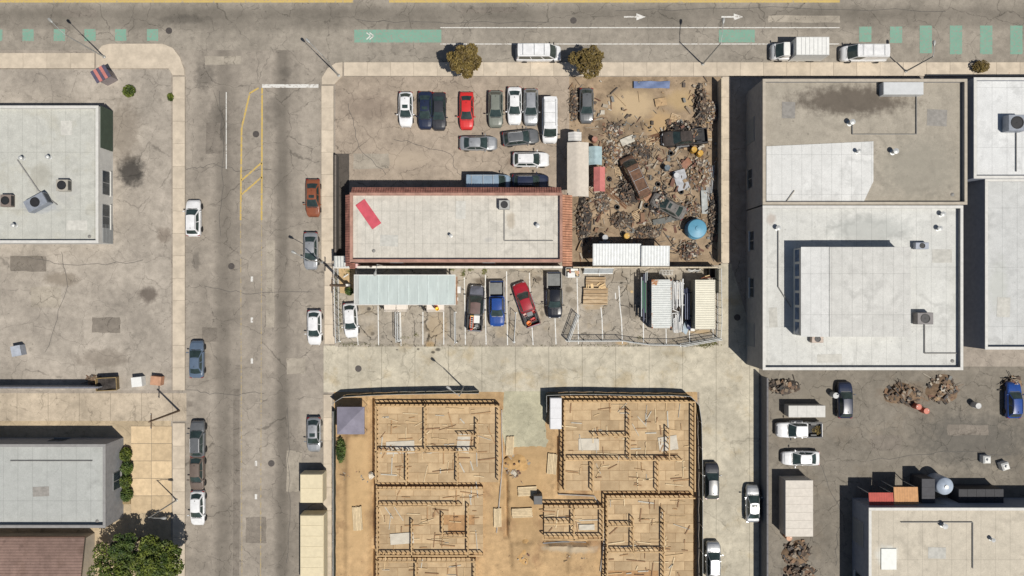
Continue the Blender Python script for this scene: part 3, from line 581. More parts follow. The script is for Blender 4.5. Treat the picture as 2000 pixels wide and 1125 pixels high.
def roof_bits():
    cg = mat('grey conduit', C(140, 138, 134), r=.6); pt = mat('roof patch membrane', C(200, 198, 190), r=.8, var=.12, rand=.1); pd = mat('dark roof patch', C(150, 146, 140), r=.85, var=.15, rand=.08)
    def conduit(pts, z, l): tag(MB().path([P3(x, y, z) for x, y in pts], .06).build('roof_conduit', cg), l, 'conduit')
    conduit([(1806, 632), (1806, 690), (1870, 690)], 5.62, 'thin conduit from the dark rooftop unit of the big white roof'); conduit([(1520, 445), (1520, 560), (1545, 600)], 5.62, 'thin conduit down the left side of the big white roof'); conduit([(985, 408), (985, 470), (1080, 470)], 4.62, 'thin conduit from the rooftop unit of the tile edged roof'); conduit([(1665, 238), (1665, 262), (1790, 262), (1790, 182)], 5.62, 'thin conduit across the tan gravel roof'); conduit([(1985, 258), (1985, 335)], 5.82, 'thin conduit on the bright white right roof'); conduit([(1760, 1020), (1900, 1020), (1900, 1110)], 3.82, 'thin conduit along the beige roof'); conduit([(20, 900), (180, 900)], 3.62, 'thin conduit along the light grey left roof')
    for i, (x, y, w, d, z, m, l) in enumerate(((760, 470, 2.2, 1.4, 4.5, pt, 'pale patch on the left half of the tile edged roof'), (900, 410, 1.2, 2.2, 4.5, pt, 'pale patch in the middle of the tile edged roof'), (1840, 500, 2.4, 1.6, 5.5, pt, 'pale patch at the right of the big white roof'), (1620, 700, 3.0, 1.0, 5.5, pt, 'pale strip patch at the foot of the big white roof'), (1510, 620, 1.0, 2.4, 5.5, pt, 'pale patch at the left of the big white roof'), (1830, 230, 2.4, 2.0, 5.5, pd, 'darker patch at the right of the tan gravel roof'), (1540, 215, 1.6, 2.0, 5.5, pd, 'darker patch at the left of the tan gravel roof'), (150, 440, 2.6, 1.2, 2.7, pt, 'pale patch on the lower west roof'), (130, 250, 1.4, 1.8, 2.7, pt, 'pale patch on the upper west roof'), (80, 960, 2.0, 1.2, 3.5, pd, 'darker patch on the light grey left roof'), (1960, 600, 1.6, 2.4, 4.9, pt, 'pale patch on the light grey right roof'), (1830, 1080, 2.2, 1.4, 3.7, pt, 'pale patch on the beige roof'))):
        tag(MB().box((0, 0, .012), (w, d, .014), bev=.004).build('roof_patch', m, None, (*P(x, y, z), z), .02 * (i % 5 - 2)), l, 'roof patch')
    for x, y, z, l in ((730, 490, 4.5, 'tile edged roof'), (1860, 380, 5.5, 'tan gravel roof'), (1860, 705, 5.5, 'big white roof'), (190, 1018, 3.5, 'light grey left roof'), (175, 462, 2.7, 'west roof')):
        tag(MB().lathe([(.22, 0), (.22, .05), (.16, .07), (.10, .12), (0, .13)], 12).build('roof_drain', cg, None, (*P(x, y, z), z)), 'dark drain dome at the edge of the ' + l, 'drain')
roof_bits()

# ---------------------------------------------------------------- carport
def carport():
    h = 4.0; x0, y1 = P(692, 537, h); x1, y0 = P(889.2, 595.2, h); w, d = x1 - x0, y1 - y0
    t = thing('carport', 'long carport with pale blue green metal roof beside the white car', 'carport', ((x0 + x1) / 2, (y0 + y1) / 2, 0))
    pm = mat('pale blue green roof sheet', C(191, 202, 199), r=.55, m=.05, var=.07, vs=.9, rand=.04, bump=.1, stretch=(3., .6, 1.)); pg = mat('grey roof flashing', C(186, 188, 184), r=.6, var=.06)
    edges = [0, .043, .135, .235, .336, .435, .533, .63, .73, .826, .925, 1.0]
    def panel(w_, m):
        b = MB(); nn = max(2, int(w_ / .12) * 2); ph = rnd.uniform(0, 6)
        b.grid(lambda u, v: (-w_ / 2 + w_ * u, -d / 2 + d * v, .008 * (int(round(u * nn)) % 2) + .02 * math.sin(3 * u + ph) * math.sin(4 * v + ph * 2) + .10 * v), nn, 10)
        return b.mesh('roof_panel', m)
    for a, b_ in zip(edges[:-1], edges[1:]):
        pw = (b_ - a) * w - .02; put('roof_panel', panel(pw, pg if a == 0 else pm), t, (-w / 2 + (a + b_) / 2 * w, 0, h - .05))
        if a > .05: MB().box((-w / 2 + a * w, 0, h + .03), (.07, d, .09), tilt=(.10 / d, 0)).build('roof_seam', mat('seam cover', C(214, 224, 222), r=.5), t)
    for yy, zz in ((-d / 2, 0), (d / 2, .1)): MB().box((0, yy, h - .08 + zz), (w + .06, .08, .16)).build('fascia', WHITE(), t)
    for xx in (-w / 2, w / 2): MB().box((xx, 0, h - .03), (.06, d - .1, .18)).build('fascia', WHITE(), t)
    for k in range(5):
        for yy in (-d / 2 + .35, d / 2 - .35):
            xx = -w / 2 + .4 + k * (w - .8) / 4; MB().box((xx, yy, h / 2 - .08), (.12, .12, h - .16)).build('post', WHITE(), t)
        MB().box((xx, 0, h - .26), (.1, d - .3, .2)).build('rafter', WHITE(), t)
    MB().box((w / 2 + .14, -.1, h - .75), (.12, d - .2, .22)).build('timber_beam', mat('brown timber beam', C(160, 116, 84), r=.8, var=.2), t)
    e = thing('wall_unit', 'white box unit mounted at the right end of the carport', 'box unit', (x1 + .32, P(0, 566, 3)[1], 2.4))
    MB().box((0, 0, .4), (.55, .85, .8), bev=.04).build('casing', WHITE(), e); MB().tube((.28, 0, .3), (.62, .0, -.1), .03).build('pipe', TRIM(), e); MB().tube((.28, .25, .3), (.62, .02, -.1), .03).build('pipe', TRIM(), e)
    MB().box((-.2, 0, -.05), (.3, .2, .08)).build('bracket', GALV(), e)
    o = MB().box((0, 0, .18), (.15, .4, .36), bev=.02).build('junction_box', WHITE(), None, (x1 + .22, P(0, 584, 3)[1], 2.9)); tag(o, 'small white junction box at the lower right end of the carport', 'junction box')
carport()
# ---------------------------------------------------------------- vehicles
def wheel_mesh(r, w):
    tyre = MB().lathe([(r * .62, -w / 2), (r * .93, -w / 2), (r, -w * .36), (r, w * .36), (r * .93, w / 2), (r * .62, w / 2)], 20, axis='X').mesh('tyre', BLACK(), 40)
    b = MB().lathe([(r * .62, w * .42), (r * .55, w * .30), (r * .18, w * .34), (r * .16, w * .44), (0, w * .44)], 20, axis='X')
    for k in range(5):
        a = 2 * math.pi * k / 5; b.box((w * .40, math.cos(a) * r * .36, math.sin(a) * r * .36), (.02, .06, r * .5), tilt=(a - math.pi / 2, 0))
    return tyre, b.mesh('rim', mat('alloy rim', C(170, 172, 176), r=.35, m=.7, var=.1), 40)
KIND = {
 'sedan': dict(L=4.75, W=1.84, zb=.22, st=[(0, .80, .70), (.02, .90, .86), (.06, .95, .95), (.18, .99, 1.0), (.3, 1, .98), (.55, 1, .95), (.72, .99, .95), (.82, .97, .90), (.92, .92, .80), (.97, .84, .68), (1, .70, .55)], g=(.10, .27, .555, .745), zr=1.44, hwT=.62, wr=.33),
 'suv': dict(L=4.6, W=1.88, zb=.26, st=[(0, .82, .82), (.02, .92, .98), (.06, .97, 1.05), (.3, 1, 1.07), (.55, 1, 1.05), (.73, .99, 1.03), (.84, .97, .97), (.93, .92, .87), (.975, .84, .74), (1, .72, .58)], g=(.035, .15, .56, .73), zr=1.62, hwT=.64, wr=.36),
 'hatch': dict(L=4.4, W=1.82, zb=.22, st=[(0, .74, .72), (.02, .86, .88), (.07, .95, .99), (.2, 1, 1.03), (.55, 1, .98), (.70, .99, .97), (.82, .96, .90), (.92, .90, .80), (.97, .80, .68), (1, .62, .54)], g=(.035, .19, .57, .745), zr=1.52, hwT=.63, wr=.33),
 'van': dict(L=5.7, W=2.0, zb=.28, st=[(0, .92, .9), (.01, .97, 1.1), (.05, .99, 1.16), (.5, 1, 1.18), (.82, 1, 1.16), (.90, .97, 1.08), (.96, .92, .95), (1, .82, .65)], g=(.008, .03, .74, .88), zr=2.15, hwT=.80, wr=.36),
 'pickup': dict(L=5.75, W=1.98, zb=.34, st=[(.345, .99, 1.16), (.4, 1, 1.17), (.6, 1, 1.15), (.76, .995, 1.14), (.84, .98, 1.10), (.92, .95, 1.04), (.965, .90, .95), (.99, .84, .80), (1, .78, .66)], g=(.347, .375, .63, .765), zr=1.84, hwT=.63, wr=.40),
 'boxtruck': dict(L=6.4, W=2.1, zb=.4, st=[(.66, .99, 1.3), (.7, 1, 1.32), (.84, 1, 1.32), (.94, .97, 1.2), (.98, .93, 1.0), (1, .85, .7)], g=(.665, .68, .82, .93), zr=2.1, hwT=.8, wr=.4),
}
_wc = {}
def paint(name, c, r=.32, var=.10, metal=.0, coat=.6): return mat('car paint ' + name, c, r=r, m=metal, var=var, vs=1.3, coat=coat)
def vehicle(kind, label, cat, px, py, deg, pm, roof_m=None, hood_m=None, group=None, scale=1.0, bed=None, rails=False, name=None, cowl=None):
    k = KIND[kind]; L, W, zb = k['L'] * scale, k['W'] * scale, k['zb']; hw = W / 2; roof_m = roof_m or pm
    x, y = P(px, py, 1.0)
    t = thing(name or {'sedan': 'parked_car', 'suv': 'parked_car', 'hatch': 'parked_car', 'van': 'parked_van', 'pickup': 'pickup_truck', 'boxtruck': 'parked_truck'}[kind], label, cat, (x, y, .012), R(deg), group)
    Y = lambda f: -L / 2 + L * f
    # body loft
    b = MB(); n = 0; st = k['st']; prof = [(.80, 0, 0), (.97, .10, 0), (1, .30, 0), (.992, 0, -.20), (.955, 0, -.075), (.90, 0, -.03), (.62, 0, 0), (.3, 0, .018), (0, 0, .024)]
    rings = []
    for f, s_, zt in st:
        ring = []
        for a, dz, top in prof:
            z = zb + dz if (dz or (a == .80)) else zt + top
            if a == 1: z = min(z, zt - .22)
            ring.append((-hw * s_ * a, Y(f), z))
        ring += [(-q[0], q[1], q[2]) for q in ring[-2::-1]]; rings.append(ring)
    m = len(rings[0])
    for i, rg in enumerate(rings):
        b.v += rg
        if i: b.f += [((i - 1) * m + j, (i - 1) * m + j + 1, i * m + j + 1, i * m + j) for j in range(m - 1)] + [((i - 1) * m + m - 1, (i - 1) * m, i * m, i * m + m - 1)]
    b.f += [tuple(range(m - 1, -1, -1)), tuple(range((len(rings) - 1) * m, len(rings) * m))]
    body = b.build('body', pm, t, smooth=50)
    def ztop(f):
        for (f0, _, z0), (f1, _, z1) in zip(st[:-1], st[1:]):
            if f0 <= f <= f1: return z0 + (z1 - z0) * (f - f0) / (f1 - f0)
        return st[-1][2]
    gb_r, gt_r, gt_f, gb_f = k['g']; zr = k['zr']; wb = hw * .90; wt = hw * k['hwT']
    zbf, zbr = ztop(gb_f) - .02, ztop(gb_r) - .02; zbm = ztop((gt_f + gt_r) / 2) - .02
    bowf = .13 * W / 1.9 if kind not in ('van', 'boxtruck') else .10; bowr = .05 if kind != 'hatch' else .16
    if kind in ('sedan',): bowr = .10
    def front(u, v, o=0):   # u -1..1, v 0..1
        a = wb * .97 + (wt - wb * .97) * v
        return (u * a, Y(gb_f + (gt_f - gb_f) * v) + o * .7 - bowf * u * u * (1 - .35 * v) + bowf * .5 * (1 - v), zbf + (zr - .03 - zbf) * v + o * .7)
    def rear(u, v, o=0):
        a = wb * .96 + (wt - wb * .96) * v
        return (u * a, Y(gb_r + (gt_r - gb_r) * v) - o * .7 + bowr * u * u * (1 - .35 * v), zbr + (zr - .05 - zbr) * v + o * .7)
    def side(s_, u, v, o=0):
        f0, r0 = front(s_, v), rear(s_, v)
        bul = .035 * math.sin(math.pi * u) * (1 - v * .6)
        return (f0[0] + (r0[0] - f0[0]) * u + s_ * (bul + o), f0[1] + (r0[1] - f0[1]) * u, f0[2] + (r0[2] - f0[2]) * u + o * .25)
    def top(u, v):   # u across, v front to rear
        f0, r0 = front(u, 1), rear(u, 1); c = .035 * (1 - u * u) + .03 * math.sin(math.pi * v)
        return (f0[0] + (r0[0] - f0[0]) * v, f0[1] + (r0[1] - f0[1]) * v, f0[2] + (r0[2] - f0[2]) * v + c)
    MB().grid(lambda u, v: front(2 * u - 1, v), 8, 4).grid(lambda u, v: rear(1 - 2 * u, v), 8, 4).grid(lambda u, v: side(1, u, v), 10, 4).grid(lambda u, v: side(-1, 1 - u, v), 10, 4).build('cabin_frame', pm, t, smooth=50)
    MB().grid(lambda u, v: top(1 - 2 * u, v), 10, 10).build('roof', roof_m, t, smooth=50)
    g = glass()
    MB().grid(lambda u, v: front((2 * u - 1) * .93, .02 + v * .93, .012), 8, 4).build('windshield', g, t, smooth=50)
    MB().grid(lambda u, v: rear((1 - 2 * u) * .88, .10 + v * .80, .012), 8, 4).build('rear_window', g, t, smooth=50)
    splits = ((.06, .46), (.50, .93)) if kind not in ('van', 'boxtruck') else ((.04, .28),)
    if kind == 'van' and 'panel' not in label: splits = ((.04, .26), (.30, .6), (.63, .95))
    for s_ in (1, -1):
        for a, c in splits:
            if s_ > 0: MB().grid(lambda u, v: side(1, a + (c - a) * u, .12 + v * .74, .012), 5, 3).build('side_window', g, t, smooth=50)
            else: MB().grid(lambda u, v: side(-1, a + (c - a) * (1 - u), .12 + v * .74, .012), 5, 3).build('side_window', g, t, smooth=50)
    # wheels
    key = (k['wr'], .23)
    if key not in _wc: _wc[key] = wheel_mesh(*key)
    ty, ri = _wc[key]
    for f in (.185, .815):
        for s_ in (1, -1):
            wv = put('wheel', ty, t, (s_ * (hw - .095), Y(f), k['wr'])); wv.rotation_euler = (0, 0, 0 if s_ > 0 else math.pi)
            put('rim', ri, wv)
    # mirrors, lights, bumpers, grille, handles
    mz = zbf + .14
    for s_ in (1, -1):
        o = MB().box((s_ * (hw + .12), Y(gb_f) - .28, mz), (.24, .13, .18), bev=.03).build('mirror', TRIM() if kind in ('pickup', 'van', 'boxtruck') else pm, t)
        MB().box((s_ * (hw - .02), Y(gb_f) - .27, mz - .05), (.14, .05, .04)).build('stalk', TRIM(), o)
    hl = mat('headlamp lens', C(226, 228, 230), r=.15, var=.1, coat=.5); tl = mat('tail lamp lens', C(150, 22, 22), r=.2, var=.1, coat=.5)
    ff, sf, zf = st[-2][0], st[-2][1], st[-2][2]; fz = st[-3]
    for s_ in (1, -1):
        MB().box((s_ * hw * fz[1] * .74, Y(fz[0]) + .055 * L / 4.7, fz[2] - .17), (.34, .16, .13), rz=-s_ * .45, bev=.03).build('headlight', hl, t)
        if kind not in ('pickup', 'boxtruck'): MB().box((s_ * hw * .80, Y(.012), st[0][2] + .02), (.30, .10, .15), rz=s_ * .35, bev=.02).build('taillight', tl, t)
    MB().box((0, Y(1) + .015, .50 * st[-1][2] + .14), (W * .5, .05, .16), bev=.02).build('grille', TRIM() if kind != 'pickup' else CHROME(), t)
    if kind not in ('pickup', 'boxtruck'): MB().box((0, Y(0) - .02, .48), (W * .72, .08, .16), bev=.03).build('rear_bumper', pm, t)
    MB().box((0, Y(1) + .01, .36), (W * .66, .08, .14), bev=.03).build('front_bumper', pm if kind != 'pickup' else CHROME(), t)
    for s_ in (1, -1):
        for f in (.46, .62): MB().box((s_ * (hw + .008), Y(f if kind != 'pickup' else f - .02), ztop(.5) - .24), (.03, .16, .035)).build('door_handle', CHROME() if kind == 'pickup' else pm, t)
    # cowl and wipers
    MB().box((0, Y(gb_f) + .08, zbf + .025), (W * .66, .07, .02)).build('cowl', cowl or TRIM(), t)
    hm = hood_m or pm
    # bonnet panel, slightly proud, with its shut line around it
    h0, h1 = gb_f + .03, st[-3][0] + .012
    def bon(u, v):
        f = h0 + (h1 - h0) * v; sx = 0
        for (f0, s0, _), (f1, s1, _) in zip(st[:-1], st[1:]):
            if f0 <= f <= f1: sx = s0 + (s1 - s0) * (f - f0) / (f1 - f0)
        u_ = 2 * u - 1; cr = .03 * (1 - u_ * u_) + .010 * (1 if abs(abs(u_) - .5) < .08 else 0)
        return (u_ * hw * sx * .84, Y(f) + .05 * (1 - u_ * u_) * v, ztop(f) + .008 + cr)
    MB().grid(lambda u, v: bon(1 - u, 1 - v) if False else bon(u, v), 12, 6).build('bonnet', hm, t, smooth=30)
    if kind in ('sedan',):
        MB().grid(lambda u, v: ((2 * u - 1) * hw * .80, Y(.025 + (gb_r - .035) * v), ztop(.025 + (gb_r - .035) * v) + .012 + .02 * (1 - (2 * u - 1) ** 2)), 8, 3).build('boot_lid', pm, t, smooth=30)
    vr = random.Random(int(px * 7 + py))
    if kind in ('sedan', 'hatch') and vr.random() < .45 and 'carport' not in label: MB().grid(lambda u, v: (lambda q: (q[0], q[1], q[2] + .006))(top((1 - 2 * u) * .62, .12 + .28 * v)), 4, 4).build('sunroof', g, t, smooth=50)
    if kind == 'suv': rails = True
    if kind in ('suv', 'sedan', 'hatch'): MB().box((0, Y(gt_r) + .22, zr + .05), (.05, .14, .06), bev=.015).build('antenna', TRIM(), t)
    for s_ in (-1, 1): MB().tube((s_ * .12 - .3, Y(gb_f) + .02, zbf + .06), (s_ * .12 + .25 + s_ * .1, Y(gb_f) - .10, zbf + .09), .012, 4).build('wiper', TRIM(), t)
    if kind == 'van':
        for f in (.15, .4, .62): MB().tube((-wt * .9, Y(f), zr + .14), (wt * .9, Y(f), zr + .14), .025).build('roof_rack_bar', GALV(), t)
        for s_ in (-1, 1): MB().tube((s_ * wt * .85, Y(.1), zr + .12), (s_ * wt * .85, Y(.68), zr + .12), .02).build('roof_rack_bar', GALV(), t)
    if rails:
        for s_ in (1, -1): MB().tube((s_ * wt * .92, Y(gt_f) - .1, zr + .05), (s_ * wt * .92, Y(gt_r) + .1, zr + .05), .022).build('roof_rail', CHROME(), t)
    if kind == 'pickup':
        zt = 1.14; bl0, bl1 = Y(.008), Y(.338); th = .07; bed = bed or {}
        for s_ in (1, -1):
            MB().box((s_ * (hw - th / 2 - .005), (bl0 + bl1) / 2, (.42 + zt) / 2), (th, bl1 - bl0, zt - .42), bev=.03).build('bed_side', pm, t)
            MB().box((s_ * (hw - .09), (bl0 + bl1) / 2, zt + .012), (.14, bl1 - bl0 - .02, .025)).build('bed_rail', bed.get('rail', TRIM()), t)
            MB().box((s_ * hw * .84, bl0 + .005, .92), (.16, .08, .34), bev=.02).build('taillight', tl, t)
            MB().box((s_ * (hw + .02), Y(.54), .36), (.16, L * .30, .05), bev=.015).build('running_board', CHROME(), t)
            MB().box((s_ * hw * .70, Y(.185), .72), (.34, .82, .40), bev=.06).build('wheel_arch', TRIM(), t)
        MB().box((0, (bl0 + bl1) / 2, .55), (W - 2 * th, bl1 - bl0, .08)).build('bed_floor', bed.get('floor', mat('bed liner', (.03, .03, .032), r=.8, var=.3, vs=3)), t)
        MB().box((0, bl1 - .03, (.5 + zt) / 2), (W - 2 * th, .06, zt - .5)).build('bed_front', pm, t)
        MB().box((0, bl0 + .02, (.5 + zt) / 2), (W - .3, .07, zt - .5), bev=.02).build('tailgate', pm, t)
        MB().box((0, bl0 - .10, .50), (W * .88, .18, .14), bev=.03).build('rear_bumper', CHROME(), t)
        if 'cover' in bed:
            cw, c0, c1, dx = bed['cover'][1:]
            MB().grid(lambda u, v: (dx + (u - .5) * W * cw, Y(c0 + (c1 - c0) * v), zt + .035 + .03 * math.sin(math.pi * u) * math.sin(math.pi * v) + .006 * math.sin(u * 40)), 24, 6).build('bed_cover', bed['cover'][0], t, smooth=40)
            MB().box((dx, Y((c0 + c1) / 2), zt + .015), (W * cw, L * (c1 - c0), .03)).build('cover_frame', TRIM(), t)
        for k2, (bx_, by_, bw_, bd_, bh_, bm_, rz_) in enumerate(bed.get('boxes', ())):
            pass
    if kind == 'boxtruck':
        MB().box((0, Y(.32), 1.9), (W + .1, L * .64, 2.4), bev=.03).build('cargo_box', roof_m, t); MB().box((0, Y(.5), .55), (.9, L * .96, .2)).build('chassis', TRIM(), t)
        MB().box((0, Y(-.003), 1.9), (W - .1, .04, 2.1)).build('rear_door', roof_m, t)
        for f in (.06, .14, .22, .30, .38, .46, .54): MB().box((0, Y(f), 3.115), (W, .04, .03)).build('roof_bow', GALV(), t)
        for s_ in (-1, 1): MB().box((s_ * (W / 2 + .045), Y(.32), 3.09), (.06, L * .64, .07)).build('edge_trim', GALV(), t)
    return t
# ---------------------------------------------------------------- vehicles in the parking lot
pw = paint('white', C(240, 240, 240)); psil = paint('silver', C(188, 190, 192), metal=.5); pblk = paint('black', (.010, .011, .016), r=.22); pdk = paint('dark grey', (.035, .036, .042), r=.3)
pred = paint('deep red', (.30, .012, .022), r=.3); pblu = paint('royal blue', (.016, .058, .24), r=.25); phood = paint('faded slate', (.10, .105, .13), r=.45, var=.25, coat=.2)
pbrn = paint('faded maroon brown', (.115, .070, .062), r=.6, var=.2, coat=0); pnav = paint('navy', (.015, .022, .05)); porg = paint('orange', (.22, .07, .032)); pbr = paint('bright red', (.55, .03, .028))
pgg = paint('grey green', C(128, 132, 122)); pbg = paint('steel blue', C(96, 112, 132)); plb = paint('light blue', C(140, 160, 178)); pgr = paint('mid grey', C(104, 106, 108)); pmar = paint('maroon', (.14, .02, .02))
cov = mat('grey vinyl cover', C(122, 124, 122), r=.7, var=.14, vs=2.0, bump=.15); railg = mat('grey rail cap', C(150, 146, 138), r=.5)
vehicle('hatch', 'white hatchback with black rear glass parked left of the carport', 'car', 684, 626, 183.5, pw)
T1 = vehicle('pickup', 'dark pickup with faded maroon roof and ladder in its bed', 'pickup truck', 929, 601.5, -3.2, pdk, roof_m=pbrn, hood_m=phood)
T2 = vehicle('pickup', 'blue pickup with grey bed cover nosed towards the alley', 'pickup truck', 970.5, 593.5, 180.5, pblu, bed=dict(cover=(cov, .78, .035, .285, .10), rail=railg), cowl=railg)
T3 = vehicle('pickup', 'red pickup parked askew with open bed full of tools', 'pickup truck', 1027.5, 594.5, 19.5, pred)
T4 = vehicle('pickup', 'black pickup with grey bed cover beside the timber stacks', 'pickup truck', 1083, 577, 180.5, pblk, bed=dict(cover=(cov, .78, .02, .285, .08), rail=railg))
def on(t, x, y, z):
    m = Matrix.Rotation(t.rotation_euler[2], 3, 'Z'); v = m @ Vector((x, y, z)); return (t.location[0] + v.x, t.location[1] + v.y, t.location[2] + v.z)
def ladder(label, t, x, y, z, L, w, rz=0):
    o = thing('ladder', label, 'ladder', on(t, x, y, z), t.rotation_euler[2] + rz); om = mat('orange fibreglass', (.62, .13, .03), r=.5, var=.15); ym = mat('yellow plastic', (.75, .42, .03), r=.5)
    for s in (-1, 1): MB().box((s * w / 2, 0, .05), (.07, L, .10)).build('rail', om, o)
    for k in range(7): MB().box((0, -L / 2 + L * (k + .5) / 7, .06), (w - .05, .085, .05)).build('rung', GALV(), o)
    for s in (-1, 1): MB().box((0, s * (L / 2 - .05), .08), (w + .08, .12, .08)).build('end_cap', ym, o)
    return o
ladder('orange ladder with yellow ends lying in the dark pickup bed', T1, -.40, -1.92, .95, 1.85, .36)
def crate(name, label, cat, pos, rz, d, m, lid=None, group=None):
    t = thing(name, label, cat, pos, rz, group); w, l, h = d; th = .03
    for c, s in (((0, 0, th / 2), (w, l, th)), ((w / 2 - th / 2, 0, h / 2), (th, l, h)), ((-w / 2 + th / 2, 0, h / 2), (th, l, h)), ((0, l / 2 - th / 2, h / 2), (w - 2 * th, th, h)), ((0, -l / 2 + th / 2, h / 2), (w - 2 * th, th, h))):
        MB().box(c, s).build('side' if c[2] > th else 'base', m, t)
    if lid: MB().box((0, 0, h + .02), (w + .03, l + .03, .05), bev=.015).build('lid', lid, t)
    return t
wh2 = mat('white board', C(236, 236, 232), r=.7, var=.06); redp = mat('red plastic', (.5, .05, .04), r=.5); orp = mat('orange plastic', (.80, .24, .03), r=.5); grp = mat('grey plastic', C(130, 130, 130), r=.6, var=.2); dkp = mat('dark tool steel', (.05, .05, .055), r=.5, var=.3)
crate('storage_box', 'white lidded storage box in the dark pickup bed beside the ladder', 'box', on(T1, .22, -1.42, .60), T1.rotation_euler[2], (.72, .95, .5), wh2, wh2)
crate('tool_box', 'grey open toolbox near the dark pickup tailgate', 'toolbox', on(T1, .28, -2.35, .60), T1.rotation_euler[2] + .3, (.5, .55, .3), grp)
crate('plastic_tub', 'small white tub at the tailgate of the dark pickup', 'tub', on(T1, .05, -2.62, .60), T1.rotation_euler[2] + .6, (.3, .34, .35), wh2)
o = MB().lathe([(.10, 0), (.13, .26), (.12, .28), (0, .28)], 12).build('paint_can', redp, None, on(T1, -.42, -2.74, 1.05), 0, 40); tag(o, 'red paint can on the lower end of the orange ladder', 'can')
def bucket(label, pos, m):
    t = thing('bucket', label, 'bucket', pos); MB().lathe([(.16, 0), (.21, .36), (.225, .36), (.225, .39), (.195, .39), (.15, .05), (0, .05)], 16).build('pail', m, t, smooth=40)
    b = MB(); pts = [(.22 * math.cos(a), .10, .36 + .12 * math.sin(a)) for a in [math.pi * k / 6 for k in range(7)]]; b.path(pts, .012, 5).build('handle', GALV(), t); return t
b_ = bucket('orange bucket near the tailgate of the red pickup', on(T3, -.46, -2.36, .60), orp); b_.scale = (1.35, 1.35, 1.2)
crate('tool_box', 'red toolbox beside the orange bucket in the red pickup', 'toolbox', on(T3, .22, -2.10, .60), T3.rotation_euler[2] + .1, (.62, .42, .32), redp)
crate('tool_box', 'grey toolbox with lid behind the cab of the red pickup', 'toolbox', on(T3, .05, -1.30, .60), T3.rotation_euler[2], (.7, .5, .4), grp, grp)
crate('plastic_tub', 'pale pink tub at the bed corner behind the red cab', 'tub', on(T3, -.55, -1.25, .60), T3.rotation_euler[2] + .2, (.42, .42, .4), mat('pale pink plastic', C(222, 180, 172), r=.5))
bucket('red bucket at right front corner of the red pickup bed', on(T3, .62, -1.16, .60), redp)
b = MB()
for k in range(6): b.tube((rnd.uniform(-.3, .5), -.5 + .15 * k, .05), (rnd.uniform(-.3, .5), .3 + .05 * k, .12), .03)
tag(b.build('tool_bundle', dkp, None, on(T3, 0, -1.75, .60), T3.rotation_euler[2]), 'heap of dark tool handles in the middle of the red pickup bed', 'tools')
# ---------------------------------------------------------------- vehicles elsewhere
AY = 'cars in the auto yard'
for a in (('hatch', 'white car at the left end of the auto yard row', 792, 212, 180, pw), ('sedan', 'navy sedan right of the white car in the auto yard row', 830, 214, 180, pnav), ('sedan', 'charcoal sedan between the navy sedan and the bright red car', 857, 216, 180, pdk),
          ('sedan', 'bright red car in the auto yard below the left tree', 911, 215, 180, pbr), ('suv', 'grey green car right of the bright red car', 968, 212, 180, pgg), ('sedan', 'white sedan in the row right of the grey green car', 1005, 205, 180, pw), ('suv', 'silver car between two white cars in the row', 1037, 208, 180, psil),
          ('van', 'white van standing lowest at the right end of the row', 1074, 234, 180, pw), ('hatch', 'grey hatchback beside the sandy patch of the junk yard', 1146, 205, 180, pgr),
          ('sedan', 'silver sedan parked crosswise below the bright red car', 934, 279, -90, psil), ('suv', 'dark grey car parked crosswise right of the silver sedan', 1017, 268, -84, pgr), ('suv', 'white car parked crosswise near the dark shade of the tent', 1037, 311, -90, pw),
          ('van', 'light blue van parked along the tile edged building', 953, 356, -90, plb), ('suv', 'navy car behind the light blue van by the tile edged building', 1036, 354, -90, pnav), ('sedan', 'dark sedan at the top of the row behind the white van', 1064, 178, 180, pdk)):
    if a[1].startswith('dark sedan'): continue
    vehicle(a[0], a[1], 'van' if a[0] == 'van' else 'car', a[2], a[3], a[4], a[5], group=AY)
KB = 'cars parked along the street kerbs'
for a in (('suv', 'white car with roof rails at the left kerb across from the burnt orange car', 376, 425, 0, pw), ('sedan', 'steel blue sedan at the left kerb across from the white hatchback', 382, 702, 0, pbg), ('suv', 'dark grey car at the left kerb below the driveway', 384, 858, 0, pgr),
          ('hatch', 'brown hatchback at the left kerb beside the sandstone paving', 383, 925, 180, paint('dusty brown', C(112, 98, 88), r=.5)), 
          ('sedan', 'burnt orange car at the right kerb beside the dark wall', 610, 386, 180, porg), ('sedan', 'silver sedan at the right kerb below the orange car', 606, 490, 180, psil),           ('hatch', 'white car at the right kerb beside the white hatchback lot', 613, 640, 180, pw), ('hatch', 'silver hatchback at the right kerb above the cream container', 612, 850, 180, psil)):
    vehicle(a[0], a[1], 'pickup truck' if a[0] == 'pickup' else 'car', *a[2:], group=KB)
vehicle('hatch', 'white hatchback at the left kerb behind the brown one', 'car', 384, 994, 180, pw, group=KB)
BV = 'vehicles parked along the boulevard'
vehicle('van', 'white van parked between the two boulevard trees', 'van', 1052, 103, -90, pw, group=BV); vehicle('boxtruck', 'white box truck parked in front of the gravel roof building', 'truck', 1556, 101, 90, pw, roof_m=wh2, group=BV); vehicle('van', 'white panel van ahead of the white box truck on the boulevard', 'van', 1688, 104, 90, pw, group=BV)
AL = 'cars parked in the alley and yard'
for a in (('suv', 'dark car along the screen fence of the construction site', 1391, 940, 0, pdk), ('suv', 'silver car along the screen fence near the bottom edge', 1394, 1095, 0, psil), ('sedan', 'silver sedan along the dark grey wall in the alley', 1472, 985, 0, psil),
          ('pickup', 'white pickup nosed to the dark grey wall, upper one', 1562, 840, 90, pw), ('sedan', 'white sedan nosed to the dark grey wall, lower one', 1566, 896, 90, pw), ('suv', 'dark blue car below the big white roof building', 1652, 782, 0, pnav), ('suv', 'blue car at the right edge of the yard', 1982, 782, 0, pblu)):
    vehicle(a[0], a[1], 'pickup truck' if a[0] == 'pickup' else 'car', *a[2:], group=AL)

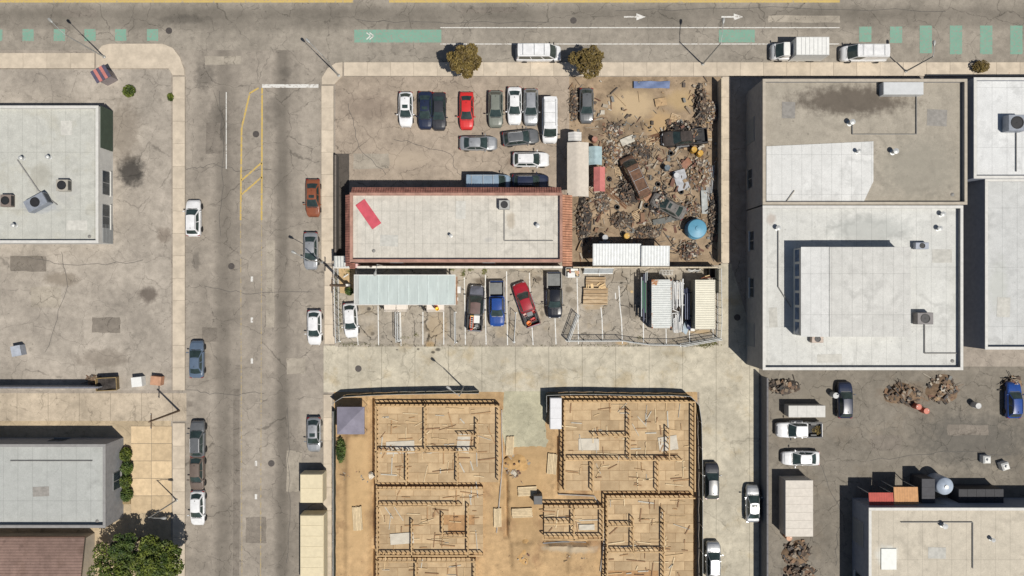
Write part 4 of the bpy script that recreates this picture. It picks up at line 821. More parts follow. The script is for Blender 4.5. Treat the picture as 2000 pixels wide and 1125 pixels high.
# ---------------------------------------------------------------- fences
_fm = {}
def fence(label, pts, h=2.0, group=None, sp=3.0, mid=True, name='chain_link_fence', tall=None, color=None):
    """one chain link panel between two ground points"""
    a, b = Vector(P(*pts[0])), Vector(P(*pts[1])); d = b - a; L = d.length; rz = math.atan2(d.y, d.x)
    t = thing(name, label, 'fence', (a.x, a.y, .01), rz, group); g = color or mat('white galvanised tube', C(226, 228, 226), r=.5, var=.06, vs=4)
    ps = [0, L] + ([L / 2] if mid else [])
    for k, x in enumerate(ps):
        hh = tall if (tall and k == 0) else h
        MB().tube((x, 0, 0), (x, 0, hh), .042, 6).build('post', g, t)
        MB().box((x, 0, .015), (.14, .34, .03)).build('foot', g, t) if k < 2 else None
    for z in (.12, h - .03): MB().tube((0, 0, z), (L, 0, z), .042, 6).build('rail', g, t)
    key = (round(L, 1), h)
    if key not in _fm:
        m = MB(); s = .14; Lk = key[0]
        for k in range(int((Lk + h) / s)):
            for sg in (1, -1):
                c = -h + k * s
                x0, z0 = max(c, 0), max(-c, 0); l = min(Lk - x0, h - .15 - z0)
                if l < .05: continue
                if sg > 0: m.tube((x0, .006, .1 + z0), (x0 + l, .006, .1 + z0 + l), .003, 3, cap=False)
                else: m.tube((Lk - x0, -.006, .1 + z0), (Lk - x0 - l, -.006, .1 + z0 + l), .003, 3, cap=False)
        _fm[key] = m.mesh('wire_mesh', WIRE())
    w = put('wire_mesh', _fm[key], t); w.scale = (L / key[0], 1, 1); return t
GL = 'chain link gate leaves and panels on the parking lot'
fence('chain link panel standing on edge behind the first gate leaf near the shelving', [(778, 666.5), (776.5, 609)], 1.9, GL)
fence('chain link panel right beside the stall line below the white shelving', [(781, 664), (780, 612)], 1.9, GL)
fence('open chain link gate leaf below the carport right end', [(890.5, 669), (889.3, 610)], 1.9, GL, tall=2.9)
fence('open chain link gate leaf between the blue and red pickups', [(1004, 668), (1007.5, 611)], 1.9, GL, tall=2.9)
fence('slanting chain link panel below the black pickup', [(1107, 665), (1126, 613)], 1.9, GL); fence('second slanting chain link panel beside the slanting one', [(1109.5, 665.5), (1128.5, 615)], 1.9, GL, mid=False)
run = [(1107, 664.5), (1140, 664.2), (1174, 664.2), (1212, 664), (1238, 668), (1265, 671.5), (1295, 672), (1324, 672.5), (1350, 668), (1375, 663.5), (1400, 659)]
for i, (p, q) in enumerate(zip(run[:-1], run[1:])):
    fence('chain link panel %s along the alley edge of the lot' % ['first from the slanting panel', 'second from the slanting panel', 'below the short timber stall line', 'fourth from the slanting panel', 'left of the white container front', 'below the white container', 'below the white pipe pile', 'below the curved blue sheet', 'below the cream container', 'nearest the right lot corner'][i], [p, q], 2.0, 'fence panels along the alley', mid=False)
fence('chain link panel laid beside the cream container front fence', [(1329, 675), (1404, 662)], 1.6, 'fence panels along the alley')
wf = [(660, 516), (660.4, 540), (661, 572), (661.5, 604), (662.3, 636), (663, 667)]
for i, (p, q) in enumerate(zip(wf[:-1], wf[1:])): fence('chain link panel of the left lot fence %s' % ['at the pole shadow', 'by the dirt patch', 'just above the white hatchback', 'beside the white hatchback', 'at the bottom left lot corner'][i], [p, q], 2.1, 'left lot fence')
ef = [(1400, 526), (1400.5, 572), (1401, 600), (1401, 630), (1399, 659)]
for i, (p, q) in enumerate(zip(ef[:-1], ef[1:])): fence('chain link panel of the right lot fence %s' % ['beside the dark tarp roll', 'above the white braces', 'beside the cream container', 'at the lower right lot corner'][i], [p, q], 2.0, 'right lot fence')
for i, (a, c) in enumerate((((1397, 606), (1404, 601)), ((1396, 619), (1404, 613)), ((1396, 635), (1405, 629)))):
    tag(MB().tube(P3(*a, .08), P3(*c, 1.8), .045).build('timber_brace', WHITE()), '%s white brace leaning between cream container and right fence' % ('upper', 'middle', 'lower')[i], 'brace', 'white fence braces')
# screen fence of the construction site
scr = mat('dark green windscreen fabric', C(58, 66, 60), r=.9, var=.2, vs=2)
def screen(label, p, q, h=1.9):
    a, b = Vector(P(*p)), Vector(P(*q)); d = b - a; L = d.length; t = thing('screen_fence', label, 'fence', (a.x, a.y, .01), math.atan2(d.y, d.x), 'screen fence round the construction site')
    MB().grid(lambda u, v: (u * L, .025 * math.sin(u * 9 + v * 3) + .018, .1 + v * (h - .15)), 14, 5).grid(lambda u, v: (u * L, .025 * math.sin(u * 9 + v * 3), .1 + v * (h - .15)), 14, 5).build('screen_fabric', scr, t, smooth=60)
    for x in (0.03, L - .03): MB().tube((x, -.03, 0), (x, -.03, h + .05), .03, 6).build('post', GALV(), t)
    MB().tube((0, -.01, h), (L, -.01, h), .025, 6).build('rail', GALV(), t)
sf = [(655, 784), (676, 771), (728, 768), (780, 766), (832, 765), (884, 764), (936, 764)]
for i in range(6): screen('dark screen fence %s of the left construction block' % ['corner panel', 'first panel', 'second panel', 'third panel', 'fourth panel', 'panel nearest the driveway'][i], sf[i], sf[i + 1])
sf = [(1066, 800), (1066, 768), (1112, 766), (1160, 766), (1208, 767), (1256, 768), (1304, 768), (1342, 770), (1358, 786), (1363, 820), (1364, 870), (1365, 920), (1365, 970), (1365, 1020), (1365, 1070), (1365, 1120), (1365, 1170)]
nm = ['driveway side panel', 'first top panel', 'second top panel', 'third top panel', 'fourth top panel', 'fifth top panel', 'sixth top panel', 'rounded corner panel', 'panel just below the corner', 'second side panel', 'third side panel', 'side panel by the dark car', 'fifth side panel', 'sixth side panel', 'side panel by the lower silver car', 'side panel at bottom edge']
for i in range(16): screen('dark screen fence %s of the right construction block' % nm[i], sf[i], sf[i + 1])
sf = [(656, 800), (656, 850), (656, 900), (656, 950), (656, 1000), (656, 1050), (656, 1100), (656, 1150)]
for i in range(7): screen('dark screen fence along the street, %s panel down' % ['first', 'second', 'third', 'fourth', 'fifth', 'sixth', 'seventh'][i], sf[i], sf[i + 1], 1.4)

# ---------------------------------------------------------------- poles and lamps
def pole(label, px, py, h, r=.14, arms=0):
    x, y = P(px, py); t = thing('utility_pole', label, 'pole', (x, y, 0)); m = mat('weathered pole timber', C(112, 92, 74), r=.9, var=.25, vs=4, stretch=(1, 1, .1))
    MB().tube((0, 0, 0), (0, 0, h), r, 10, r * .75).build('shaft', m, t)
    MB().box((0, 0, h - .5), (.1, 1.8, .12)).build('crossarm', m, t)
    for k in (-.8, .8): MB().lathe([(.05, h - .44), (.06, h - .3), (0, h - .26)], 8, (0, k, 0)).build('insulator', GALV(), t)
    return t
pole('tall timber utility pole by the dirt patch casting a long diagonal shadow', 678, 557.5, 8.2, .2)
o = MB().box((0, 0, .7), (.36, .30, 1.4), bev=.03).build('utility_box', WHITE(), None, (*P(682.3, 557), 0)); tag(o, 'white utility box at the foot of the utility pole', 'utility box')
def lamp(label, px, py, h, dx, dy, group='street lamps'):
    x, y = P(px, py); t = thing('street_lamp', label, 'street lamp', (x, y, 0), 0, group); g = mat('lamp pole steel', C(176, 176, 172), r=.5, m=.2)
    MB().lathe([(.2, 0), (.2, .25), (.1, .3), (.06, h)], 10).build('pole', g, t, smooth=40)
    n = Vector((dx, dy)); L = n.length; MB().path([(0, 0, h - .15), (dx * .4, dy * .4, h + .15), (dx, dy, h + .2)], .04, 6).build('arm', g, t)
    b = MB(); n.normalize(); b.lathe([(.0, -.40), (.10, -.30), (.19, .05), (.16, .30), (0, .38)], 10)
    v = [Vector(q) for q in b.v]; m = Vector((n.x, n.y, 0)).to_track_quat('Z', 'Y').to_matrix(); b.v = [tuple(m @ q * 1.0 + Vector((dx + n.x * .3, dy + n.y * .3, h + .16))) for q in v]
    b.build('lamp_head', g, t, smooth=50); return t
lamp('street lamp reaching over the carport roof from the white wall', 752, 519.5, 5.2, -.15, -.75)
lamp('street lamp at the corner where the side street meets the boulevard', 662, 148, 8, -1.4, 1.4); lamp('street lamp on the west corner pavement', 205, 112, 8, -1.4, 1.4); lamp('street lamp on the boulevard pavement near the gravel roof building', 1372, 126, 8, .2, 2.2)
lamp('street lamp at the right kerb below the orange car', 630, 512, 6, -1.5, .8); lamp('street lamp on the left pavement beside the sandstone paving', 346, 976, 7, 1.5, 0)
lamp('street lamp by the screen fence of the left construction block', 905, 757, 7, -1., .8)

# ---------------------------------------------------------------- lot clutter
def rack(label, px0, py0, px1, py1, h, m, braces=True):
    x0, y1 = P(px0, py0, h); x1, y0 = P(px1, py1, h); w, d = x1 - x0, y1 - y0; t = thing('shelving_rack', label, 'shelving', ((x0 + x1) / 2, (y0 + y1) / 2, .01))
    for z in (.4, h - .03): MB().box((0, .1, z), (w - .04, d - .35, .04)).build('shelf', m, t)
    for k in range(3): MB().box((0, -d / 2 + .03 + .12 * k, h - .06 * (k % 2) - .02), (w, .05, .06)).build('front_rail', m, t)
    for sx in (-1, 1):
        for sy in (-1, 1): MB().box((sx * (w / 2 - .03), sy * (d / 2 - .03), h / 2), (.06, .06, h)).build('upright', m, t)
        for k in range(3): MB().tube((sx * (w / 2 - .03), -d / 2, .2 + k * h / 3.3), (sx * (w / 2 - .03), d / 2, .2 + (k + 1) * h / 3.3), .018, 5).build('brace', m, t)
    return t
cream = mat('off white enamel', C(236, 226, 214), r=.5, var=.05)
rack('white steel shelving under the carport edge, left one of a pair', 750, 578, 773, 609, 1.7, cream); rack('white steel shelving under the carport edge, right one of a pair', 774, 578, 794, 608.5, 1.7, cream); rack('white steel shelving carrying bright clutter under the carport', 833, 578, 866, 609, 1.6, cream)
o = bucket('yellow bucket on the right shelving at the carport edge', P3(854.5, 603, 1.62)[:2] + (1.6,), mat('bright yellow plastic', (.9, .62, .05), r=.5)); o.scale = (1.1, 1.1, 1)
crate('plastic_tub', 'small orange red tub beside the yellow bucket on the shelving', 'tub', (*P(852, 598.5, 1.7), 1.6), .4, (.4, .3, .3), mat('orange red plastic', (.7, .12, .03), r=.5)); crate('plastic_tub', 'black tub beside the bright tubs on the shelving', 'tub', (*P(848.5, 597, 1.7), 1.6), .7, (.45, .45, .35), dkp)
def handcart(label, px, py):
    t = thing('hand_cart', label, 'cart', (*P(px, py), .01), .5)
    for k, (x, y) in enumerate(((0, 0), (.25, -.55))):
        b = MB(); n = 18
        for i in range(n):
            a, c = 2 * math.pi * i / n, 2 * math.pi * (i + 1) / n; b.tube((x, y + .3 * math.cos(a), .32 + .3 * math.sin(a)), (x, y + .3 * math.cos(c), .32 + .3 * math.sin(c)), .035, 5)
        for i in range(6): a = math.pi * i / 6; b.tube((x, y - .28 * math.cos(a), .32 - .28 * math.sin(a)), (x, y + .28 * math.cos(a), .32 + .28 * math.sin(a)), .012, 4)
        b.build('wheel', BLACK(), t)
    MB().path([(0, 0, .35), (.1, .3, .8), (.25, -.1, .9), (.25, -.55, .35), (0, 0, .35), (.1, -.3, .8)], .03, 6).build('frame', dkp, t)
    MB().box((.1, .25, .88), (.18, .34, .08), bev=.02).build('seat', BLACK(), t); MB().tube((-.1, -.4, .95), (.45, -.35, .95), .025).build('handlebar', dkp, t); return t
handcart('black two wheeled bike leaning at the left end of the cluttered shelving', 826, 602); handcart('second black bike half under the carport edge', 818, 594)
handcart('dark bike half under the carport beside the paired shelving', 744, 598)
# timber stacks
def timber(label, px0, py0, px1, py1, rows, h, rot=0):
    x0, y1 = P(px0, py0, h); x1, y0 = P(px1, py1, h); w, d = x1 - x0, y1 - y0; t = thing('timber_stack', label, 'timber stack', ((x0 + x1) / 2, (y0 + y1) / 2, .01), rot)
    tot = sum(rows); yy = d / 2
    for lay in range(2):
        yy = d / 2
        for r_ in rows:
            bw = d * r_ / tot; z = .12 + lay * (h - .12) / 2
            MB().box((rnd.uniform(-.04, .04), yy - bw / 2, z + (h - .12) / 4), (w + rnd.uniform(-.08, .02), bw - .05, (h - .12) / 2 - .012), rz=rnd.uniform(-.006, .006), bev=.006).build('plank', WOOD(), t); yy -= bw
    for k in (-1, 0, 1): MB().box((k * w * .4, 0, .05), (.12, d * .96, .1)).build('bearer', WOOD(), t)
timber('smaller timber stack with loose offcuts at its lower edge', 1144, 540.5, 1183, 560, (5, 5, 4, 5), .45, -.01); timber('larger timber stack of wide boards below the smaller one', 1139, 562, 1187, 595.5, (4, 7, 5, 7, 7, 3), .5, -.012)
for i, (a, c, w) in enumerate((((1155.5, 554), (1157, 562.5), .34), ((1165, 557), (1172, 552), .12), ((1170, 560), (1181, 554), .16), ((1169, 562.5), (1183, 559), .14), ((1173, 563), (1184, 561.5), .12), ((1148, 555), (1149, 563), .1), ((1145.5, 555), (1145.8, 562), .1))):
    p, q = Vector(P(*a, .5)), Vector(P(*c, .5)); d = q - p
    tag(MB().box((0, 0, 0), (d.length, w, .05), bev=.005).build('offcut', mat('fresh timber', C(232, 200, 150), r=.8, var=.12, rand=.1), None, (*((p + q) / 2), .49 + .055 * (i % 3)), math.atan2(d.y, d.x)), 'pale timber offcut, %s among those lying on the smaller stack' % ['the short wide upright one', 'the topmost slanting one', 'the long slanting one', 'the lowest long one', 'the rightmost flat one', 'the second upright one from left', 'the leftmost upright one'][i], 'offcut', 'timber offcuts on the stack')
# sheet metal rack leaning on wall
t = thing('sheet_rack', 'rack of pale grey metal sheets leaning at the tan wall', 'sheet rack', (*P(1169, 529, .8), .01)); gs = mat('grey translucent sheet', C(186, 192, 194), r=.4, var=.1, rust=.01)
for s in (-1, 1):
    MB().grid(lambda u, v: (s * .93 - .88 + 1.76 * u, -.32 + .62 * v, .25 + 1.2 * v + .01 * math.sin(u * 60)), 30, 2).build('metal_sheet', gs, t)
for y, z in ((-.34, .25), (.32, 1.5)): MB().box((0, y, z), (3.8, .10, .09)).build('bar', WHITE(), t)
for x in (-1.85, 0, 1.85): MB().tube((x, -.36, 0), (x, .34, 1.55), .035).build('leg', GALV(), t); MB().tube((x, .34, 0), (x, .34, 1.55), .03).build('leg', GALV(), t)
# white rubbish trailer
t = thing('rubbish_trailer', 'white open rubbish trailer with boards by the orange tiles', 'trailer', (*P(1118.5, 532, .8), .01)); tw, td = 1.75, 1.15
MB().box((0, 0, .45), (tw, td, .06)).build('deck', dkp, t)
for c, s in (((tw / 2, 0, .75), (.05, td, .6)), ((-tw / 2, 0, .75), (.05, td, .6)), ((0, td / 2, .75), (tw, .05, .6)), ((0, -td / 2, .75), (tw, .05, .6))): MB().box(c, s).build('side_panel', WHITE(), t)
for s in (-1, 1): put('wheel', wheel_mesh(.25, .16)[0], t, (s * (tw / 2 - .25), 0, .25))
for i, (px, py, w, d, rz, m, l) in enumerate(((1116, 537, .95, .68, .03, wh2, 'big white board'), (1122, 527.5, .95, .36, -.03, wh2, 'narrow white board with red marks'), (1109, 527.5, .4, .25, .1, WOOD(), 'small wooden board'), (1126, 534, .28, .75, .5, WOOD(), 'slanting wooden board'), (1113.5, 530, .2, .5, .1, mat('red brown board', C(150, 84, 66)), 'red brown strip'), (1129, 532, .3, .4, .2, mat('salmon board', C(214, 170, 140)), 'salmon coloured board'))):
    tag(MB().box((0, 0, 0), (w, d, .05), bev=.008).build('scrap_board', m, None, (*P(px, py, 1.1), 1.085 + .022 * i), rz), '%s lying on the rubbish trailer' % l, 'board')
# storage containers
def container(label, px0, py0, px1, py1, body, roofm, h=2.6, rustc=True):
    x0, y1 = P(px0, py0, h); x1, y0 = P(px1, py1, h); w, d = x1 - x0, y1 - y0; t = thing('storage_container', label, 'container', ((x0 + x1) / 2, (y0 + y1) / 2, .01))
    n = int(d / .28) * 2
    MB().grid(lambda u, v: (-w / 2 + .06 + (w - .12) * u, -d / 2 + .12 + (d - .24) * v, h - .03 + (.035 if (int(round(v * n)) // 1) % 2 else -.035)), 2, n).build('roof', roofm, t)
    for s in (-1, 1):
        nn = int(d / .15) * 2
        MB().grid(lambda u, v: (s * (w / 2 - .05 + (.018 if int(round(u * nn)) % 2 else -.018)), -d / 2 + .1 + (d - .2) * u, .14 + (h - .24) * v), nn, 1).build('side_wall', body, t)
        MB().box((s * (w / 2 - .04), 0, h - .04), (.08, d - .3, .09)).build('top_rail', roofm, t); MB().box((s * (w / 2 - .04), 0, .1), (.08, d - .3, .14)).build('bottom_rail', body, t)
        for e in (-1, 1):
            MB().box((s * (w / 2 - .06), e * (d / 2 - .06), h / 2), (.12, .12, h - .24)).build('corner_post', body, t)
            for z in (.06, h - .05): MB().box((s * (w / 2 - .08), e * (d / 2 - .08), z), (.17, .17, .13), bev=.02).build('corner_casting', mat('rusty casting', C(150, 92, 60), r=.9, var=.3, vs=6) if rustc else roofm, t)
        MB().box((s * w / 4, -d / 2 + .05, h / 2), (w / 2 - .14, .05, h - .3)).build('door', body, t)
        for k in (-.3, .3): MB().tube((s * w / 4 + k, -d / 2 + .01, .2), (s * w / 4 + k, -d / 2 + .01, h - .2), .02).build('lock_bar', GALV(), t)
    for e in (-1, 1): MB().box((0, e * (d / 2 - .06), h - .045), (w - .34, .10, .085)).build('header', roofm, t)
    MB().box((0, d / 2 - .05, h / 2), (w - .24, .04, h - .3)).build('end_wall', body, t); MB().box((0, 0, .16), (w - .2, d - .2, .06)).build('floor', dkp, t)
    return t
def rusty_roof():
    t = NT('rust spotted white roof'); tc = t.n('ShaderNodeTexCoord').outputs['Object']; sep = t.n('ShaderNodeSeparateXYZ'); t.sin(sep.inputs[0], tc)
    n = t.noise(tc, 2.2, 7, .68); nf = t.noise(t.vmath('MULTIPLY', tc, (1., 4., 1.)), 3.0, 5, .7)
    base = t.mix(t.step(n, .35, .7), C(212, 215, 211), C(228, 230, 226))
    # rust creeping in from the north-west corner and along the edges, spots elsewhere
    dx = t.math('ADD', sep.outputs[0], 1.0); dy = t.math('SUBTRACT', 2.75, sep.outputs[1])
    d1 = t.math('ADD', t.math('SQRT', t.math('ADD', t.math('MULTIPLY', t.math('MULTIPLY', dx, dx), .45), t.math('MULTIPLY', dy, dy))), t.math('MULTIPLY_ADD', n, 1.6, -.8))
    r1 = t.math('MULTIPLY', t.math('SUBTRACT', 1.0, t.step(d1, .28, .50)), t.step(nf, .38, .52)); r2 = t.step(nf, .655, .70)
    ed = t.math('MULTIPLY', t.step(t.math('ABSOLUTE', sep.outputs[0]), .98, 1.2), t.step(n, .50, .6))
    f = t.math('MAXIMUM', r1, t.math('MAXIMUM', t.math('MULTIPLY', r2, .65), t.math('MULTIPLY', ed, .7)))
    t.sin(t.b.inputs['Base Color'], t.mix(f, base, t.mix(nf, C(150, 86, 40), C(206, 150, 92)))); t.b.inputs['Roughness'].default_value = .6; return t.m
container('white shipping container with rust stains on its roof corner', 1272.7, 546, 1311.8, 641, mat('grey blue shade container side', C(112, 120, 134), r=.6, var=.15, rust=.03), rusty_roof())  # side colour carries the grey blue shade on a white container
container('cream ribbed shipping container at the right end of the lot', 1357.8, 546.5, 1396.8, 642.7, mat('olive shade container side', C(176, 174, 156), r=.6, var=.1), mat('cream container roof', C(232, 227, 208), r=.6, var=.06, vs=1.2), rustc=False)  # shade of the cream side walls is put into their olive colour
ORD = ['first', 'second', 'third', 'fourth', 'fifth', 'sixth', 'seventh', 'eighth', 'ninth', 'tenth', 'eleventh', 'twelfth']
# pipes and panels between the containers
def bar(name, label, cat, a, za, c, zc, r, m, group=None, n=7):
    p, q = P3(*a, za), P3(*c, zc); pv = Vector(p); return tag(MB().tube((0, 0, 0), Vector(q) - pv, r, n).build(name, m, None, p), label, cat, group)
wpm = mat('white steel pipe', C(250, 250, 248), r=.5, var=.05, vs=2, rand=.03, rust=.01); gpm = mat('grey steel pipe', C(200, 202, 202), r=.5, var=.12, rand=.14, rust=.02)
xs = [1313.8, 1316.4, 1318.8, 1321.2, 1323.6, 1326, 1328.3, 1330.6]
for i, x in enumerate(xs):
    bar('steel_pipe', ('white' if i % 3 else 'grey') + ' steel pipe in the row between the two containers, %s from left' % ORD[i], 'pipe', (x, 549 + rnd.uniform(-2, 3)), 1.35 + .1 * (i % 3), (x + rnd.uniform(-1, 1.5), 600 + rnd.uniform(-4, 6)), 1.25 + .08 * (i % 2), .052 + .012 * (i % 2), wpm if i % 3 else gpm, 'pipes between the containers')
bar('steel_pipe', 'longest white pipe at the right edge of the pipe row', 'pipe', (1333.8, 544.5), 1.5, (1332, 632), 1.4, .08, wpm); bar('steel_pipe', 'long grey pipe crossing beside the longest white pipe', 'pipe', (1330.5, 600), 1.3, (1335, 650), .9, .05, gpm)
t = thing('pipe_trestle', 'steel trestle carrying the pipes between the containers', 'trestle', (*P(1323, 574, .6), 0))
for y in (-1.4, 0, 1.3):
    for x in (-.7, .7): MB().box((x, y, .6), (.08, .08, 1.2)).build('leg', gpm, t)
    MB().box((0, y, 1.17), (1.5, .1, .08)).build('beam', gpm, t)
MB().box((0, -2.6, .35), (1.4, 3.4, .5)).build('low_deck', mat('dark rusted steel', C(80, 72, 66), r=.8, var=.3), t)  # dark deck colour makes the gaps between the rails read dark
fan = [((1313.5, 612), (1315.5, 649)), ((1316, 622), (1317.5, 650)), ((1319, 614), (1320, 650.5)), ((1321.5, 618), (1322.5, 650.5)), ((1323.5, 616), (1325.5, 650)), ((1325, 614), (1328.3, 649)), ((1326, 612), (1331, 648)), ((1327, 608), (1333, 645)), ((1325.5, 614), (1313.5, 630)), ((1324, 612.5), (1314.5, 626)), ((1313, 612), (1327, 611)), ((1313.5, 604), (1325, 609))]
for i, (a, c) in enumerate(fan): bar('steel_rail', 'white rail in the fanned pile below the pipe row, %s from left' % ORD[i] if i < 8 else '%s crossing rail on the fanned pile below the pipe row' % ORD[i - 8], 'rail', a, .78 + .05 * (i % 4), c, .72 + .05 * (i % 3), .055, wpm if i % 4 else gpm, 'fanned rails', 5)
# dark pipes and green beams left of the white container
navm = mat('dark blue pipe', C(52, 60, 92), r=.45, var=.15); drk = mat('dark grey beam', C(62, 64, 68), r=.5, var=.2, rand=.1); grn = mat('green beam', C(24, 104, 68), r=.5, var=.12); ltb = mat('light grey beam', C(176, 182, 186), r=.45, var=.1)
t = thing('beam_rack', 'dark cantilever rack left of the white container', 'rack', (*P(1258.5, 582, .8), 0)); 
for y in (-2.6, -.9, .9, 2.6):
    MB().box((.42, y, .85), (.1, .1, 1.7)).build('upright', drk, t)
    for z in (.45, 1.0, 1.55): MB().box((0, y, z), (.9, .07, .06)).build('arm', drk, t)
for i, (x, y0, y1, z, r, m, l) in enumerate(((1252.6, 541, 618, 1.62, .06, ltb, 'light grey beam at the outer edge of the dark rack'), (1255, 548, 604, 1.62, .07, grn, 'longer green beam on the dark rack'), (1259.8, 553, 611, 1.62, .07, grn, 'shorter green beam on the dark rack'), (1257.4, 535, 626, 1.62, .055, navm, 'dark blue pipe between the two green beams'), (1262, 533, 630, 1.62, .05, drk, 'dark beam nearest the white container on the rack'),
                                                 (1253.5, 534, 622, 1.06, .06, drk, 'dark beam on the middle arms of the rack, outermost'), (1258, 533, 626, 1.06, .06, drk, 'dark beam on the middle arms of the rack, central'), (1260.8, 532, 552, 1.75, .05, ltb, 'short grey pipe lying at top of the dark rack'), (1263.6, 530, 548, 1.78, .04, ltb, 'thin pale pipe lying at top of the dark rack beside the short grey one'), (1256.5, 602, 629, 1.74, .05, navm, 'short blue pipe at the lower end of the dark rack'))):
    a, c = P3(x, y0, z), P3(x + .6, y1, z); tag(MB().box((0, 0, 0), (2 * r, a[1] - c[1], 2 * r), bev=.01).build('steel_beam', m, None, ((a[0] + c[0]) / 2, (a[1] + c[1]) / 2, z + .03)), l, 'beam')
for i in range(3): bar('steel_pipe', '%s of the dark blue pipes beside the cream container' % ('leftmost', 'middle', 'rightmost')[i], 'pipe', (1337.3 + i * 4, 564 - i % 2 * 2), 1.1, (1337.8 + i * 4.2, 622), 1.0, .09, navm); bar('steel_pipe', '%s of the lighter blue grey pipes laid on the dark blue pipes' % ('leftmost', 'middle', 'rightmost')[i], 'pipe', (1338.8 + i * 3.7, 574 - i), 1.28, (1339 + i * 3.8, 624), 1.18, .05, mat('blue grey pipe', C(120, 126, 150), r=.4, var=.1))
t = thing('pipe_trestle', 'low dark trestle under the blue pipes', 'trestle', (*P(1342, 594, .5), 0))
for y in (-1.5, 1.5): MB().box((0, y, .93), (1.0, .1, .08)).build('beam', drk, t); MB().box((-.4, y, .45), (.08, .08, .9)).build('leg', drk, t); MB().box((.4, y, .45), (.08, .08, .9)).build('leg', drk, t)
cv = mat('pale blue plastic sheet', C(190, 206, 216), r=.35, var=.08); x, y = P(1341, 637, .6)
tag(MB().grid(lambda u, v: (-.35 + .7 * u, .6 - 1.4 * v - .25 * u, .25 + .75 * math.sin(v * 1.7) ** 2 * (1 - v * .6) + .12 * u), 6, 10).grid(lambda u, v: (-.35 + .7 * u, .6 - 1.4 * v - .25 * u, .23 + .75 * math.sin(v * 1.7) ** 2 * (1 - v * .6) + .12 * u), 6, 10).build('curved_sheet', cv, None, (x, y, 0), -.4, 50), 'curved pale blue plastic sheet at the lower end of the blue pipes', 'sheet')
tag(MB().grid(lambda u, v: (-.25 + .5 * u, .7 - 1.5 * v, .3 + .55 * math.sin(v * 2.6)), 5, 10).grid(lambda u, v: (-.25 + .5 * u, .7 - 1.5 * v, .28 + .55 * math.sin(v * 2.6)), 5, 10).build('curved_sheet', navm, None, (*P(1345, 631, .6), 0), 0, 50), 'dark blue curved sheet behind the pale blue one', 'sheet')
crate('parts_box', 'small white and dark red box below the cream container side', 'box', (*P(1352.5, 644, .4), .01), 0, (.5, .3, .45), mat('dark red box', C(110, 30, 30)), wh2)
bar('rusty_rod', 'longest rusty rod leaning on the cream container end', 'rod', (1366, 545), 2.0, (1386, 537), 2.3, .05, mat('rusty rod', C(140, 84, 60), r=.9, var=.3)); bar('rusty_rod', 'short rusty rod beside the longest one on the cream container end', 'rod', (1377, 543), 2.0, (1388, 541), 2.2, .06, mat('rusty rod', C(140, 84, 60))); bar('timber_prop', 'pale timber prop on the cream container end', 'timber', (1377, 540), 2.2, (1386, 537.5), 2.3, .07, mat('fresh timber', C(232, 200, 150)))
# white folding chairs and sheets at the wall
def chair(px, py, l):
    t = thing('wire_chair', 'white wire chair by the tan wall, %s' % l, 'chair', (*P(px, py, .5), .01), 0, 'white wire chairs'); m = WHITE()
    MB().path([(-.2, -.35, .42), (-.2, 0, .42), (-.2, .25, .9), (.2, .25, .9), (.2, 0, .42), (.2, -.35, .42), (-.2, -.35, .42)], .028, 6).build('frame', m, t)
    b = MB()
    for k in range(3): b.tube((-.1 + .1 * k, -.35, .42), (-.1 + .1 * k, 0, .42), .016, 5); b.tube((-.1 + .1 * k, 0, .42), (-.1 + .1 * k, .25, .88), .016, 5)
    b.build('wire_seat', m, t)
    for sx in (-.19, .19):
        for sy in (-.34, .02): MB().tube((sx, sy, 0), (sx, sy, .42), .02).build('leg', m, t)
for i, x in enumerate((1291.5, 1297.5, 1304, 1310.5)): chair(x, 531.5, ('first from left', 'second from left', 'third from left', 'fourth from left')[i])
for i, (x, l) in enumerate(((1350.5, 'left'), (1362, 'right'))):
    tag(MB().grid(lambda u, v: (-.45 + .9 * u, -.12 + .24 * v - .18 * math.sin(u * 3.1), .3 + .5 * v), 10, 2).grid(lambda u, v: (-.45 + .9 * u, -.14 + .24 * v - .18 * math.sin(u * 3.1), .28 + .5 * v), 10, 2).build('white_trough', WHITE(), None, (*P(x, 526.5, .5), 0), .1 * i, 50), '%s curved white trough leaning at the tan wall' % l, 'trough')
tag(MB().tube((0, -.0, .28), (0, 3.0, .30), .30, 14).build('tarp_roll', mat('dark olive tarp', C(58, 58, 50), r=.9, var=.25, vs=4, bump=.4), None, (*P(1399.5, 571, .3), 0), 0, 40), 'long dark olive tarp roll beside the cream container', 'tarp')
crate('steel_bin', 'black steel bin behind the cream container', 'bin', (*P(1389, 533, .6), .01), 0, (.75, 1.3, 1.2), BLACK())
bar('white_plank', 'white plank lying on the dirt patch', 'plank', (671, 541.5), .1, (680.5, 535.5), .12, .09, WHITE(), n=4)
bar('downpipe', 'white downpipe between the wall end and the carport corner', 'pipe', (695, 526), 1.0, (696, 537), 2.5, .05, WHITE())
